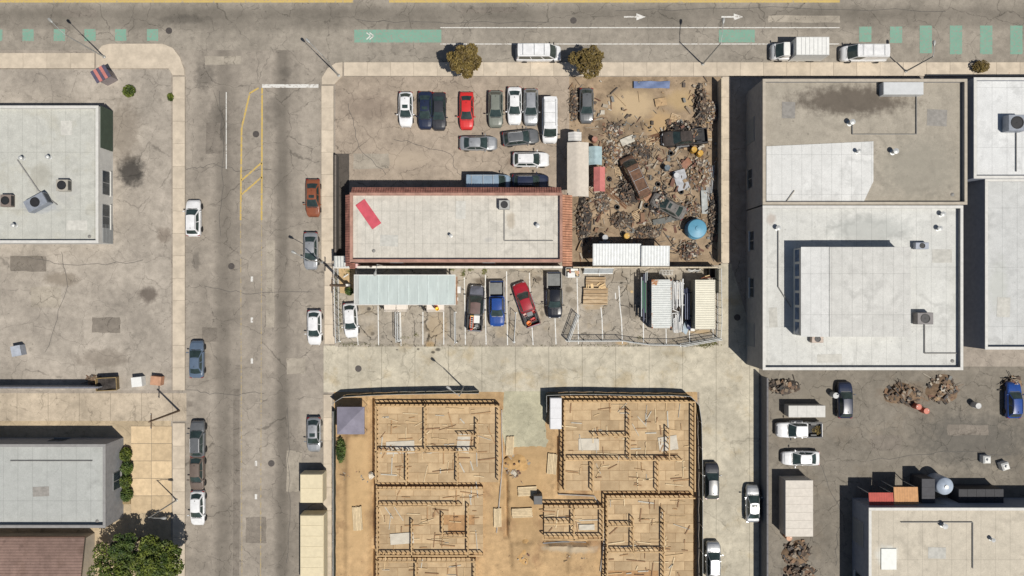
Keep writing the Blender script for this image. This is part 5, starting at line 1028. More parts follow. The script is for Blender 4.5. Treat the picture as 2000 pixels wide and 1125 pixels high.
# cream boxes on the street
def box_trailer(label, cat, px0, py0, px1, py1, h, m):
    x0, y1 = P(px0, py0, h); x1, y0 = P(px1, py1, h); w, d = x1 - x0, y1 - y0; t = thing('storage_trailer', label, cat, ((x0 + x1) / 2, (y0 + y1) / 2, .0))
    MB().box((0, 0, .5 + (h - .5) / 2), (w, d, h - .5), bev=.05).build('body', m, t); MB().box((0, 0, h + .03), (w - .1, d - .1, .05), bev=.02).build('roof', m, t)
    n = max(2, int(d / 1.2))
    for k in range(1, n): MB().box((0, -d / 2 + k * d / n, h + .07), (w - .12, .05, .03)).build('roof_rib', m, t)
    for s in (-1, 1):
        for e in (-.6, .6): put('wheel', wheel_mesh(.38, .22)[0], t, (s * (w / 2 - .2), e * d / 2, .38))
    MB().box((0, -d / 2 - .02, h / 2 + .2), (w * .9, .04, h * .7)).build('rear_door', m, t); MB().box((0, 0, .42), (w * .6, d * .95, .16)).build('chassis', dkp, t)
crm = mat('cream trailer paint', C(226, 212, 178), r=.5, var=.06)
box_trailer('short cream box trailer at the right kerb', 'trailer', 586, 926, 630, 982, 2.4, crm); box_trailer('long cream box trailer at the right kerb by the bottom edge', 'trailer', 586, 1006, 632, 1150, 2.4, crm)
# ---------------------------------------------------------------- trees and plants
def leaf_mat(name, c, c2):
    t = NT(name); oi = t.n('ShaderNodeNewGeometry'); pos = oi.outputs['Position']
    col = t.mix(t.step(t.noise(pos, 1.1, 4), .35, .65), c, c2); col = t.scale(col, t.math('MULTIPLY_ADD', oi.outputs['Random Per Island'], .9, .55))
    t.sin(t.b.inputs['Base Color'], col); t.b.inputs['Roughness'].default_value = .6; t.b.inputs['Specular IOR Level'].default_value = .3; return t.m
def leaves(b, cen, rad, n, s, rg, flat=.6):
    for _ in range(n):
        while True:
            v = Vector((rg.uniform(-1, 1), rg.uniform(-1, 1), rg.uniform(-1, 1)))
            if .12 < v.length < 1: break
        v *= (.75 + .25 * rg.random()) / max(v.length, .5) if rg.random() < .6 else 1
        p = Vector(cen) + Vector((v.x * rad[0], v.y * rad[1], v.z * rad[2]))
        u = Vector((rg.uniform(-1, 1), rg.uniform(-1, 1), rg.uniform(-flat, flat))).normalized(); w = u.cross(Vector((rg.uniform(-.5, .5), rg.uniform(-.5, .5), 1)).normalized()).normalized()
        l = s * rg.uniform(.6, 1.3); q = l * .45
        b.add([p - u * l, p + w * q, p + u * l, p - w * q], [(0, 1, 2, 3)])
def tree(label, px, py, h, rad, n, lm_, seed, clumps=15, s=.17):
    rg = random.Random(seed); x, y = P(px, py, h); t = thing('street_tree', label, 'tree', (x, y, 0)); bk = mat('bark', C(96, 80, 66), r=.95, var=.3, vs=5, bump=.4)
    b = MB(); tr = .10 + rad * .035; b.tube((0, 0, 0), (0.1, .05, h * .55), tr, 9, tr * .7); br = MB(); cr = MB()
    for k in range(clumps):
        a = 2.4 * k + rg.uniform(-.3, .3); rr = rad * math.sqrt((k + .3) / clumps) * rg.uniform(.66, .95); zz = h * (.95 - .28 * (rr / rad)) + rg.uniform(-.3, .3)
        c = (rr * math.cos(a), rr * math.sin(a), zz); br.tube((.1, .05, h * .5), c, tr * .45, 6, tr * .12)
        cs = rad * rg.uniform(.18, .44); leaves(cr, c, (cs * rg.uniform(.8, 1.3), cs, cs * .7), int(n / clumps * (cs / rad / .33) ** 1.6), s, rg)
    b.build('trunk', bk, t); br.build('limbs', bk, t); cr.build('crown', lm_, t)
ol = leaf_mat('olive brown leaves', C(98, 82, 46), C(128, 110, 60)); gl = leaf_mat('bright green leaves', C(60, 76, 30), C(104, 114, 42)); dg = leaf_mat('dark green leaves', C(54, 74, 34), C(88, 104, 44))
tree('left of the two olive brown trees on the boulevard pavement', 906, 112, 6, 2.3, 4200, ol, 3, 12); tree('right of the two olive brown trees on the boulevard pavement', 1152, 113, 5.4, 2.1, 3400, ol, 17, 18)
tree('bright green tree with dark shade in the bottom left', 296, 1112, 6.5, 3.0, 6500, gl, 9, 18, .2); tree('smaller dark green tree beside the bright green one', 232, 1080, 5, 1.9, 2600, dg, 12); tree('olive tree at the bottom edge left of the bright green one', 210, 1125, 5.5, 3.0, 3200, gl, 21)
def shrub(label, px, py, rad, h, lm_, seed, cat='shrub', name='shrub', n=500, s=.13):
    rg = random.Random(seed); x, y = P(px, py, h * .5); t = thing(name, label, cat, (x, y, 0)); b = MB(); leaves(b, (0, 0, h * .55), (rad[0], rad[1], h * .5), n, s, rg); b.build('foliage', lm_, t)
    st = MB()
    for k in range(5): st.tube((0, 0, 0), (rg.uniform(-.6, .6) * rad[0], rg.uniform(-.6, .6) * rad[1], h * .7), .03, 5, .01)
    st.build('stem', mat('bark', C(96, 80, 66)), t)
for i in range(4): shrub('hedge bush in the planter, %s from the top' % ('first', 'second', 'third', 'fourth')[i], 246 + (i % 2) * 2, 888 + i * 26, (.75, .9), 1.3, dg if i % 2 else gl, 40 + i, n=700)
struct(MB().prism(rect(232, 872, 256, 984), 0, .2).build('planter', mat('planter soil', C(150, 130, 96), r=.95, var=.2)))
shrub('small yellow green bush on the west corner pavement', 252, 178, (.8, .8), .9, gl, 50); shrub('small yellow green bush at the right end of the boulevard pavement', 1915, 130, (1.1, .8), 1.2, ol, 51, n=700); shrub('tiny yellow green bush near the west pavement edge', 333, 190, (.4, .5), .6, gl, 52, n=200)
shrub('green shrub behind the screen fence by the street', 666, 880, (.6, 1.6), 1.2, dg, 53, n=700)
shrub('green bush in the planter of dirt left of the carport', 682, 569, (.5, .5), .9, dg, 54, n=350)
# weeds along cracks and lot edges
wm_ = leaf_mat('weed leaves', C(92, 98, 50), C(128, 124, 72))
def weeds(spots, name, seed):
    rg = random.Random(seed); b = MB()
    for px, py, rx, ry, n, s in spots:
        for _ in range(n):
            x, y = P(px + rg.gauss(0, rx * .5), py + rg.gauss(0, ry * .5)); leaves(b, (x, y, .06), (.10, .10, .06), 3, s, rg)
    return tag(stuff(b.build(name, wm_)), 'low green weeds in cracks and along the parking lot edges', 'weeds')
weeds([(905, 532, 4, 10, 60, .07), (946, 529, 6, 8, 60, .07), (884, 525, 8, 3, 30, .07), (918, 526, 5, 3, 25, .07), (1370, 674, 34, 4, 120, .07), (690, 673, 40, 3, 70, .05), (780, 674, 60, 2, 60, .04), (900, 675, 90, 2, 60, .04), (1030, 675, 90, 2, 60, .04), (1200, 674, 90, 3, 80, .05), (1250, 660, 8, 4, 25, .05), (812, 654, 6, 4, 25, .05), (790, 659, 14, 2, 25, .04), (657, 560, 3, 40, 90, .06), (664, 628, 3, 40, 60, .06), (680, 530, 14, 8, 40, .06), (1395, 668, 6, 5, 30, .07)], 'weeds', 5)
# ---------------------------------------------------------------- junk yard and other clutter
rg = random.Random(23)
def tent(label, px0, py0, px1, py1, h, m):
    x0, y1 = P(px0, py0, h); x1, y0 = P(px1, py1, h); w, d = x1 - x0, y1 - y0; t = thing('canopy_tent', label, 'tent', ((x0 + x1) / 2, (y0 + y1) / 2, 0))
    for sx in (-1, 1):
        for sy in (-1, 0, 1): MB().tube((sx * (w / 2 - .1), sy * (d / 2 - .1), 0), (sx * (w / 2 - .1), sy * (d / 2 - .1), h - .1), .04).build('pole', GALV(), t)
    MB().grid(lambda u, v: (-w / 2 + w * u, -d / 2 + d * v, h - .1 + .45 * (1 - abs(2 * u - 1)) - .06 * math.sin(v * 9.4) ** 2), 8, 12).build('canopy', m, t, smooth=60)
    b = MB()
    for sx in (-1, 1): b.grid(lambda u, v: (sx * w / 2, -d / 2 + d * u, h - .1 - .3 * v), 6, 1)
    b.build('valance', m, t)
tent('long off white canopy tent between auto yard and junk yard', 1108, 278, 1150, 384, 3.2, mat('off white canvas', C(210, 200, 186), r=.85, var=.08)); tent('small pale blue canopy beside the off white tent', 1150, 286, 1176, 322, 2.6, mat('pale blue canvas', C(168, 190, 194), r=.8, var=.1)); tent('small pink red canopy below the pale blue one', 1160, 326, 1182, 374, 2.5, mat('faded pink canvas', C(204, 124, 118), r=.8, var=.1)); tent('small white canopy at the top of the off white tent', 1110, 258, 1136, 276, 2.4, mat('white canvas', C(214, 212, 208), r=.8, var=.08))
def drum(label, px, py, c, g, lay=False, s=1.0):
    t = thing('oil_drum', label, 'drum', (*P(px, py), .0), rg.uniform(0, 3), g); m = mat('drum paint %d%d%d' % c, C(*c), r=.5, var=.15, rust=.06)
    MB().lathe([(.28, 0), (.29, .02), (.285, .3), (.30, .32), (.285, .34), (.285, .58), (.30, .60), (.285, .62), (.29, .88), (.27, .88), (.265, .86), (0, .86)], 16).build('barrel', m, t, smooth=30); MB().lathe([(.04, .86), (.04, .885), (0, .885)], 8, (.17, 0, 0)).build('bung', GALV(), t); t.scale = (s, s, s); return t
def tyre(label, px, py, g, z=0): return tag(put('old_tyre', TY, None, (*P(px, py), .11 + z), 0), label, 'tyre', g)
TY = MB().lathe([(.20, -.09), (.32, -.10), (.34, -.06), (.34, .06), (.32, .10), (.20, .09), (.22, 0), (.20, -.09)], 20).mesh('old_tyre', BLACK(), 40)
def pallet(label, px, py, rz, g, n=1):
    t = thing('wood_pallet', label, 'pallet', (*P(px, py), .0), rz, g)
    for k in range(6): MB().box((0, -.5 + k * .2, .13), (1.2, .12, .022)).build('slat', WOOD(), t)
    for k in (-.55, 0, .55): MB().box((k, 0, .07), (.1, 1.1, .09)).build('bearer', WOOD(), t)
def heap(name, label, cat, px, py, rx, ry, h, m, seed, n=60, group=None, s=.5):
    """a pile of scrap: one thing, many overlapping chunks resting on a mound"""
    r = random.Random(seed); x, y = P(px, py); b = MB(); rx /= K; ry /= K
    for _ in range(n):
        a, q = r.uniform(0, 6.28), math.sqrt(r.random()); X, Y = rx * q * math.cos(a), ry * q * math.sin(a); z = h * (1 - q * q) * r.uniform(.5, 1)
        k = r.random(); c = (X, Y, max(.06, z))
        if k < .4: b.box(c, (r.uniform(.2, 1.2) * s, r.uniform(.15, .7) * s, .06), r.uniform(0, 3), tilt=(r.uniform(-.4, .4), r.uniform(-.4, .4)))
        elif k < .7: b.tube((c[0], c[1], c[2]), (c[0] + r.uniform(-1, 1) * s * 1.4, c[1] + r.uniform(-1, 1) * s * 1.4, max(.05, c[2] + r.uniform(-.2, .2))), r.uniform(.02, .06), 5)
        else: b.box(c, (r.uniform(.2, .6) * s, r.uniform(.2, .6) * s, r.uniform(.1, .4)), r.uniform(0, 3), bev=.02)
    mb = MB(); ph = r.uniform(0, 6); mb.grid(lambda u, v: ((.2 + .8 * v if v else 0) * rx * math.cos(u * 6.2832) * (1 + .16 * math.sin(3 * 6.2832 * u + ph)), (.2 + .8 * v if v else 0) * ry * math.sin(u * 6.2832) * (1 + .16 * math.sin(3 * 6.2832 * u + ph)), h * .7 * (1 - v * v) - .01), 20, 6)
    t = thing(name, label, cat, (x, y, .005), 0, group); mb.build('mound', m[0], t, smooth=60); stuff(b.build('scrap_pieces', mixd if m[1].name.startswith(('dark', 'rust')) else mixl, t))
    if len(m) > 2:
        b2 = MB()
        for _ in range(n // 2):
            a, q = r.uniform(0, 6.28), math.sqrt(r.random()); X, Y = rx * q * math.cos(a), ry * q * math.sin(a); b2.box((X, Y, h * (1 - q * q) + .08), (r.uniform(.15, .8) * s, r.uniform(.1, .5) * s, .06), r.uniform(0, 3), tilt=(r.uniform(-.3, .3), r.uniform(-.3, .3)))
        stuff(b2.build('loose_pieces', mixl if m[2].name.startswith('rust') else mixd, t))
def island_mat(name, cols, rough=.8):
    t = NT(name); g = t.n('ShaderNodeNewGeometry'); rp = t.n('ShaderNodeValToRGB'); rp.color_ramp.interpolation = 'CONSTANT'; e = rp.color_ramp.elements
    while len(e) < len(cols): e.new(1.0)
    for k, c in enumerate(cols): e[k].position = k / len(cols); e[k].color = (*c, 1)
    t.sin(rp.inputs[0], g.outputs['Random Per Island']); n = t.noise(g.outputs['Position'], 3, 5, .65)
    t.sin(t.b.inputs['Base Color'], t.scale(rp.outputs[0], t.math('MULTIPLY_ADD', n, .9, .55))); t.b.inputs['Roughness'].default_value = rough; return t.m
mixd = island_mat('mixed dark scrap', [C(82, 72, 64), C(110, 90, 74), C(70, 66, 62), C(132, 116, 98), C(92, 78, 66), C(142, 112, 86), C(74, 70, 68), C(150, 138, 122)])
mixl = island_mat('mixed pale scrap', [C(150, 134, 114), C(178, 166, 148), C(112, 94, 78), C(164, 138, 106), C(92, 82, 74), C(144, 112, 88), C(128, 128, 124), C(190, 182, 168), C(118, 84, 70)])
rs = mat('rusty scrap', C(118, 94, 76), r=.9, var=.35, vs=3); ds = mat('dark scrap', C(62, 56, 52), r=.85, var=.35, vs=3); ls = mat('light scrap', C(170, 164, 154), r=.7, var=.3, vs=3); bs = mat('brown earth heap', C(128, 106, 84), r=.95, var=.3, vs=2, bump=.5); ts = mat('tan scrap', C(186, 156, 110), r=.85, var=.25, vs=3)
J = 'scrap heaps in the junk yard'
for i, a in enumerate((('dark scrap heap right of the sandy patch', 1335, 262, 36, 26, 1.4, (ds, ds, rs)), ('dark scrap heap stretching up along the right junk yard wall', 1368, 205, 12, 40, 1.1, (ds, rs, ds)), ('grey dark scrap heap in the middle of the junk yard', 1228, 372, 22, 28, 1.2, (ds, ds, ls)), ('dark heap left of the blue tank', 1290, 398, 22, 24, 1.2, (ds, ds, rs)), ('brown scrap heap above the white sheds', 1215, 430, 22, 16, .9, (bs, rs, ds)),
                       ('rubble heap right of the small pink canopy', 1195, 300, 20, 26, .7, (bs, ls, rs)), ('mixed rubble heap in the upper middle of the junk yard', 1245, 300, 28, 22, .6, (bs, rs, ts)), ('scrap heap below the dark heap by the right wall', 1365, 340, 24, 34, .9, (bs, ls, rs)), ('pale pipe scrap heap above the blue tank', 1340, 410, 30, 16, .6, (bs, ls, ds)), ('tan crate scrap at the upper right of the junk yard', 1388, 220, 12, 22, .8, (ts, ts, rs)), ('dark scrap heap beside the orange tile edge', 1140, 430, 14, 50, 1.0, (ds, ds, ls)), ('brown scrap heap by the grey hatchback', 1122, 205, 8, 30, .6, (bs, rs, ds)), ('rusty scrap at right of the dark heap bottom', 1345, 490, 20, 18, .9, (rs, ds, rs)), ('scattered scrap along the right wall below the dark heap', 1392, 420, 8, 50, .6, (ds, rs, ls)), ('low scrap row below the sandy patch', 1200, 255, 18, 12, .5, (bs, ds, rs)), ('grey scrap heap above the low white sheds', 1265, 455, 26, 10, .6, (bs, ds, ls)), ('scrap heap near the off white tent foot', 1175, 395, 14, 22, .6, (bs, ls, ds)))):
    heap('scrap_heap', a[0], 'scrap heap', *a[1:6], a[6], 100 + i, 130, J, .62)
b = MB(); r = random.Random(77)
for _ in range(900):
    px = r.choice((r.uniform(1114, 1404), r.gauss(1280, 70))); py = r.choice((r.uniform(155, 510), r.gauss(360, 80)))
    if not (1116 < px < 1402 and 156 < py < 508) or (1200 < px < 1345 and py < 235 and r.random() < .75): continue
    x, y = P(px, py); k = r.random()
    if k < .55: b.box((x, y, r.uniform(.04, .3)), (r.uniform(.1, .5) * r.choice((1, 1, 1.5, 3)), r.uniform(.06, .3) * r.choice((1, 1, 2)), r.uniform(.03, .25)), r.uniform(0, 3), tilt=(r.uniform(-.3, .3), r.uniform(-.3, .3)))
    else: b.tube((x, y, .06), (x + r.uniform(-1, 1) * r.choice((.6, 1, 2.2)), y + r.uniform(-1, 1) * r.choice((.6, 1, 2.2)), r.uniform(.05, .3)), r.uniform(.02, .06), 5)
tag(stuff(b.build('scrap_litter', mixl)), 'small mixed scrap and litter strewn all over the junk yard dirt', 'scrap')
vehicle('van', 'rusty brown van hulk in the middle of the junk yard', 'van', 1240, 345, 25, mat('rusted hulk paint', C(112, 84, 66), r=.9, var=.3, vs=2, rust=.1)); vehicle('pickup', 'dark pickup hulk half buried in the dark scrap heap', 'pickup truck', 1338, 268, 95, mat('dark hulk paint', C(62, 54, 50), r=.8, var=.3, vs=2, rust=.08)); vehicle('sedan', 'grey sedan hulk among scrap left of the blue tank', 'car', 1306, 402, 62, mat('grey hulk paint', C(120, 116, 112), r=.8, var=.25, vs=2, rust=.06))
def bundle(label, px, py, rz, n, L, m):
    t = thing('pipe_bundle', label, 'pipes', (*P(px, py), .0), rz); r2 = random.Random(int(px))
    for k in range(n): MB().tube((-L / 2 + r2.uniform(-.3, .3), -.5 + k / n, .08 + .1 * (k % 2)), (L / 2 + r2.uniform(-.3, .3), -.5 + k / n + r2.uniform(-.1, .1), .1 + .1 * (k % 2)), .05, 7).build('pipe', m, t)
bundle('bundle of rusty pipes below the sandy patch', 1300, 262, .3, 7, 4, mat('rusty pipe', C(128, 92, 68), r=.9, var=.25, rand=.2)); bundle('bundle of grey pipes beside the right junk yard wall', 1385, 355, 1.5, 6, 4.5, gpm); bundle('bundle of brown poles near the pink canopy', 1205, 385, -.7, 6, 3.5, mat('rusty pipe', C(128, 92, 68)))
t = thing('water_tank', 'round blue water tank near the right junk yard wall', 'tank', (*P(1360, 447, 1.2), 0)); bt = mat('blue tank plastic', C(96, 158, 186), r=.5, var=.08); MB().lathe([(1.2, 0), (1.25, .1), (1.25, 1.5), (1.15, 1.65), (.4, 1.85), (0, 1.88)], 28).build('shell', bt, t, smooth=40); MB().lathe([(.28, 1.84), (.28, 1.95), (0, 1.97)], 16).build('lid', bt, t, smooth=40); 
for k in range(3): MB().lathe([(1.26, .4 + .4 * k), (1.29, .44 + .4 * k), (1.26, .48 + .4 * k)], 28).build('hoop', bt, t, smooth=40)
tag(MB().grid(lambda u, v: (-2.3 + 4.6 * u, -.45 + .9 * v, .35 + .12 * math.sin(u * 11) * math.sin(v * 4 + u)), 24, 6).build('blue_tarp', mat('blue tarp', C(112, 128, 164), r=.7, var=.12), None, (*P(1272, 167), 0), 0, 60), 'long blue tarp stretched at the top edge of the junk yard', 'tarp')
JT = 'loose things in the junk yard'
for i, (x, y, c, l) in enumerate(((1352, 295, (206, 160, 60), 'yellow drum below the dark scrap heap'), (1364, 302, (206, 160, 60), 'second yellow drum beside the first below the dark heap'), (1318, 345, (200, 202, 204), 'silver drum in the middle right of the junk yard'), (1222, 462, (208, 166, 76), 'yellow drum just above the white sheds'), (1180, 465, (180, 182, 184), 'grey drum left of the white sheds'), (1300, 330, (96, 110, 120), 'blue grey drum left of the silver drum'), (1160, 275, (170, 120, 100), 'rust red drum by the small white canopy'))): drum(l, x, y, c, None, s=1.25)
for i, (x, y) in enumerate(((1285, 360), (1297, 366), (1250, 340), (1330, 375), (1205, 405), (1262, 402), (1190, 350), (1310, 300))): tyre('old black tyre in the junk yard ' + ['left of the silver drum', 'just below the one left of the silver drum', 'right of the rubble by the pink canopy', 'below the grey metal sheet', 'left of the wooden pallet between lower heaps', 'right of the wooden pallet between lower heaps', 'below the small pink canopy', 'above the blue grey drum'][i], x, y, 'old tyres')
for i, (x, y, z, l) in enumerate(((1270, 275, .2, 'pallet on the sandy dirt'), (1318, 232, -.3, 'pallet above the dark heap'), (1380, 262, .1, 'pallet by the right junk yard wall'), (1245, 420, .5, 'pallet between the lower scrap heaps'), (1210, 335, .15, 'pallet right of the pink canopy'))): pallet('wooden ' + l, x, y, z, None)
for i, (x, y, w, d, rz, c, l) in enumerate(((1330, 352, 1.6, 2.6, .3, (176, 178, 182), 'grey metal sheet right of the silver drum'), (1375, 395, .8, 3.0, .05, (176, 180, 178), 'narrow pale sheet by the right junk yard wall'), (1300, 430, 3.4, .7, .2, (96, 98, 94), 'dark board left of the blue tank'), (1180, 480, 1.4, 1.2, 0, (150, 150, 148), 'grey board left of the white sheds'), (1265, 385, 1.2, 1.0, .6, (160, 120, 90), 'brown board in the lower middle junk yard'), (1340, 320, 1.4, .9, .8, (150, 104, 80), 'rusty board right of the yellow drums'), (1225, 275, 1.8, .9, .4, (196, 190, 176), 'pale board under the sandy patch'), (1290, 200, 1.5, 1.0, .2, (180, 150, 110), 'tan plywood sheet on the sandy patch'))):
    tag(MB().grid(lambda u, v: (-w / 2 + w * u, -d / 2 + d * v, .22 + .06 * math.sin(u * 5 + i) + .05 * v), 6, 4).grid(lambda u, v: (-w / 2 + w * u, -d / 2 + d * v, .19 + .06 * math.sin(u * 5 + i) + .05 * v), 6, 4).build('scrap_sheet', mat('scrap sheet %d' % i, C(*c), r=.65, var=.2, rust=.05), None, (*P(x, y), 0), rz), l, 'sheet')
# corner awning at the west pavement
t = thing('corner_kiosk', 'small red and navy striped kiosk on the west corner', 'kiosk', (*P(217, 155), 0), .5); MB().box((0, 0, 1.1), (1.5, 1.1, 2.2), bev=.04).build('booth', mat('kiosk grey', C(150, 140, 140)), t)
for k in range(5): MB().box((-.8 + .4 * k, 0, 2.3), (.39, 1.6, .06), tilt=(.12, 0)).build('awning_strip', mat('awning red', C(190, 120, 112), r=.8) if k % 2 else mat('awning navy', C(84, 80, 100), r=.8), t)
# west lot objects
def skip(label, px, py, rz, c, fill): 
    t = thing('skip_bin', label, 'skip', (*P(px, py), .01), rz); m = mat('skip paint %d' % c[0], C(*c), r=.6, var=.15, rust=.05); w, d, h = 2.6, 1.6, 1.2
    b = MB(); o = [(-w / 2 + .3, -d / 2, 0), (w / 2 - .3, -d / 2, 0), (w / 2 - .3, d / 2, 0), (-w / 2 + .3, d / 2, 0), (-w / 2, -d / 2, h), (w / 2, -d / 2, h), (w / 2, d / 2, h), (-w / 2, d / 2, h)]
    b.add(o, [(3, 2, 1, 0), (0, 1, 5, 4), (1, 2, 6, 5), (2, 3, 7, 6), (3, 0, 4, 7)]); b.build('shell', m, t)
    for s in (-1, 1): MB().box((0, s * d / 2, h), (w, .09, .09)).build('rim', m, t); MB().box((s * w / 2, 0, h), (.09, d - .1, .09)).build('rim', m, t)
    MB().grid(lambda u, v: (-w / 2 + .1 + (w - .2) * u, -d / 2 + .08 + (d - .16) * v, h - .25 + .18 * math.sin(u * 7) * math.sin(v * 6 + u * 3)), 10, 8).build('load', fill, t)
skip('yellow skip by the grey wall foot of the west lot', 218, 748, .05, (150, 128, 88), ds); 
crate('pallet_box', 'white pallet box right of the yellow skip', 'box', (*P(275, 744), .01), .1, (1.3, 1.2, 1.0), wh2, wh2); crate('pallet_box', 'orange brown pallet box beside the white one', 'box', (*P(311, 742), .01), -.1, (1.3, 1.1, .9), mat('orange brown box', C(190, 140, 110), r=.8), mat('orange brown lid', C(196, 150, 120), r=.8)); crate('pallet_box', 'bluish pallet box alone in the lower left lot', 'box', (*P(42, 684), .01), .2, (1.2, 1.3, 1.0), mat('pale blue box', C(168, 174, 184), r=.7), mat('pale blue lid', C(176, 182, 192), r=.7))
pole('timber utility pole on the left pavement near the driveway', 350, 802, 7.5); 
heap('rubble_heap', 'low brush heap by the yellow skip', 'brush heap', 186, 742, 16, 10, .5, (bs, ts), 301, 30)
# construction site things
def on_site(px, py): return (*P(px, py), site_z(px, py))
t = thing('shade_canopy', 'purple blue shade canopy at the top left site corner', 'canopy', (*P(693, 815), .1)); pc = mat('purple blue canvas', C(138, 134, 148), r=.8, var=.14, vs=.8)
MB().add([(-1.7, -1.7, 2.2), (1.7, -1.7, 2.2), (1.7, 1.7, 2.2), (-1.7, 1.7, 2.2), (0, 0, 2.9)], [(0, 1, 4), (1, 2, 4), (2, 3, 4), (3, 0, 4)]).build('canopy', pc, t)
for sx in (-1, 1):
    for sy in (-1, 1): MB().tube((sx * 1.62, sy * 1.62, -.1), (sx * 1.62, sy * 1.62, 2.2), .03).build('pole', GALV(), t)
for sy in (-1, 1): MB().box((0, sy * 1.7, 2.1), (3.4, .02, .22)).build('valance', pc, t); MB().box((sy * 1.7, 0, 2.1), (.02, 3.36, .22)).build('valance', pc, t)
box_trailer('white storage trailer standing beside the site driveway', 'trailer', 1074, 777, 1097, 838, 2.3, mat('white trailer paint', C(220, 220, 222), r=.5, var=.05))
fw = mat('formwork board', C(176, 142, 100), r=.85, var=.2, vs=3, rand=.18, stretch=(.3, 3, 3)); gpv = mat('grey pvc pipe', C(176, 168, 158), r=.5, var=.1, rand=.1)
def board(a, c, w, m, label, group, name='formwork_board', h=.25, cat='board'):
    p, q = Vector(P(*a)), Vector(P(*c)); d = q - p; n = max(1, int(round(d.length / 3.6)))
    for k in range(n):
        u = p + d * ((k + .5) / n); lab = label + ('its only one' if n == 1 else '%s one of it' % ORD[k]) if label.endswith(', ') else label; px = a[0] + (c[0] - a[0]) * (k + .5) / n; py = a[1] + (c[1] - a[1]) * (k + .5) / n
        tag(MB().box((0, 0, 0), (d.length / n - .06, w, h), bev=.005).build(name, m, None, (u.x, u.y, site_z(px, py) + h * .45), math.atan2(d.y, d.x) + rg.uniform(-.01, .01)), lab, cat, group)
osb = mat('plywood deck', C(190, 162, 124), r=.85, var=.14, vs=.8, rand=.16, c2=C(202, 176, 138)); studm = mat('stud lumber', C(200, 168, 124), r=.85, var=.16, vs=3, rand=.08); rimm = mat('rim joist', C(176, 138, 96), r=.85, var=.2)
def framed(label, x0, y0, x1, y1, zd, h, inner, skip=(), holes=()):
    """timber framed house under construction: plywood deck and stud walls; x.. are ground pixels"""
    ax, ay = P(x0, y1); bx, by = P(x1, y0); w, d = bx - ax, by - ay; t = thing('framed_house', label, 'house frame', ((ax + bx) / 2, (ay + by) / 2, 0)); r = random.Random(int(x0))
    MB().box((0, 0, zd / 2 - .1), (w - .06, d - .06, zd)).build('rim_joist', rimm, t)
    nx, ny = max(1, round(w / 2.44)), max(1, round(d / 1.22)); me = MB().box((0, 0, 0), (w / nx - .03, d / ny - .03, .03), bev=.006).mesh('plywood_sheet', osb); mh = MB().box((0, 0, 0), (w / nx / 2 - .03, d / ny - .03, .03), bev=.006).mesh('plywood_sheet', osb)
    for j in range(ny):
        y = -d / 2 + (j + .5) * d / ny; off = (j % 2) * .5
        cells = [(k + .5, 1) for k in range(nx)] if not off else [(.25, 0)] + [(k + 1.0, 1) for k in range(nx - 1)] + [(nx - .25, 0)]
        for u, full in cells:
            if any(a <= u / nx <= c and b <= (j + .5) / ny <= e for a, b, c, e in holes): continue
            put('plywood_sheet', me if full else mh, t, (-w / 2 + u * w / nx, y, zd - .085 + r.uniform(-.004, .006)))
    segs = [((-w / 2, d / 2 - .08), (w / 2, d / 2 - .08)), ((-w / 2, -d / 2 + .08), (w / 2, -d / 2 + .08)), ((-w / 2 + .08, -d / 2 + .2), (-w / 2 + .08, d / 2 - .2)), ((w / 2 - .08, -d / 2 + .2), (w / 2 - .08, d / 2 - .2))]
    segs = [q for k, q in enumerate(segs) if k not in skip] + [((a * w - w / 2, b * d - d / 2), (c * w - w / 2, e * d - d / 2)) for a, b, c, e in inner]
    for (sx, sy), (ex, ey) in segs:
        L = math.hypot(ex - sx, ey - sy); rz = math.atan2(ey - sy, ex - sx); z0 = zd - .06
        f = MB().box((L / 2, 0, .025), (L, .15, .05)).build('wall_frame', studm, t, (sx, sy, z0), rz)
        MB().box((L / 2, 0, h - .05), (L, .16, .10)).build('top_plate', studm, f)
        b = MB(); n = max(2, int(L / .6))
        for k in range(n + 1): b.box((min(max(.03, L * k / n), L - .03), 0, h / 2 - .02), (.05, .14, h - .12))
        stuff(b.build('studs', studm, f))
    return t
framed('framed house with plywood deck at the top of the left site block', 738, 788, 976, 940, .6, 1.2, [(0, .42, .82, .42), (.40, .42, .40, 1), (.66, 0, .66, .42), (.25, 0, .25, .42), (.66, .62, .82, .62), (.82, .42, .82, .8)], skip=(1,))
framed('framed house with stud walls in the middle of the left site block', 740, 948, 944, 1078, .55, 1.1, [(0, .74, .8, .74), (.33, 0, .33, .5), (.62, .28, .86, .28), (.62, .28, .62, .6), (.86, .0, .86, .74)], skip=(3,), holes=[(.64, .32, .84, .62)])
framed('framed house cut by the bottom edge in the left site block', 740, 1086, 930, 1240, .6, 1.2, [(.4, .5, .4, 1), (.4, .7, .9, .7)])
framed('framed house with plywood deck at the top of the right site block', 1100, 780, 1352, 956, .6, 1.2, [(0, .36, .9, .36), (.5, .36, .5, .9), (.22, 0, .22, .36), (.72, .0, .72, .36), (.22, .62, .5, .62), (.8, .36, .8, .7)], skip=(1,))
framed('framed house cut by the bottom edge in the right site block', 1182, 965, 1352, 1240, .55, 1.1, [(.0, .62, .65, .62), (.65, .3, .65, .9), (.3, .62, .3, .85), (0, .8, .3, .8)], skip=(3,), holes=[(.1, .34, .5, .46)])
framed('small framed deck beside the haul road in the middle of the site', 1062, 984, 1176, 1046, .5, 1.3, [(.5, 0, .5, 1), (0, .5, .5, .5)], skip=(2,))
b = MB(); r = random.Random(91)
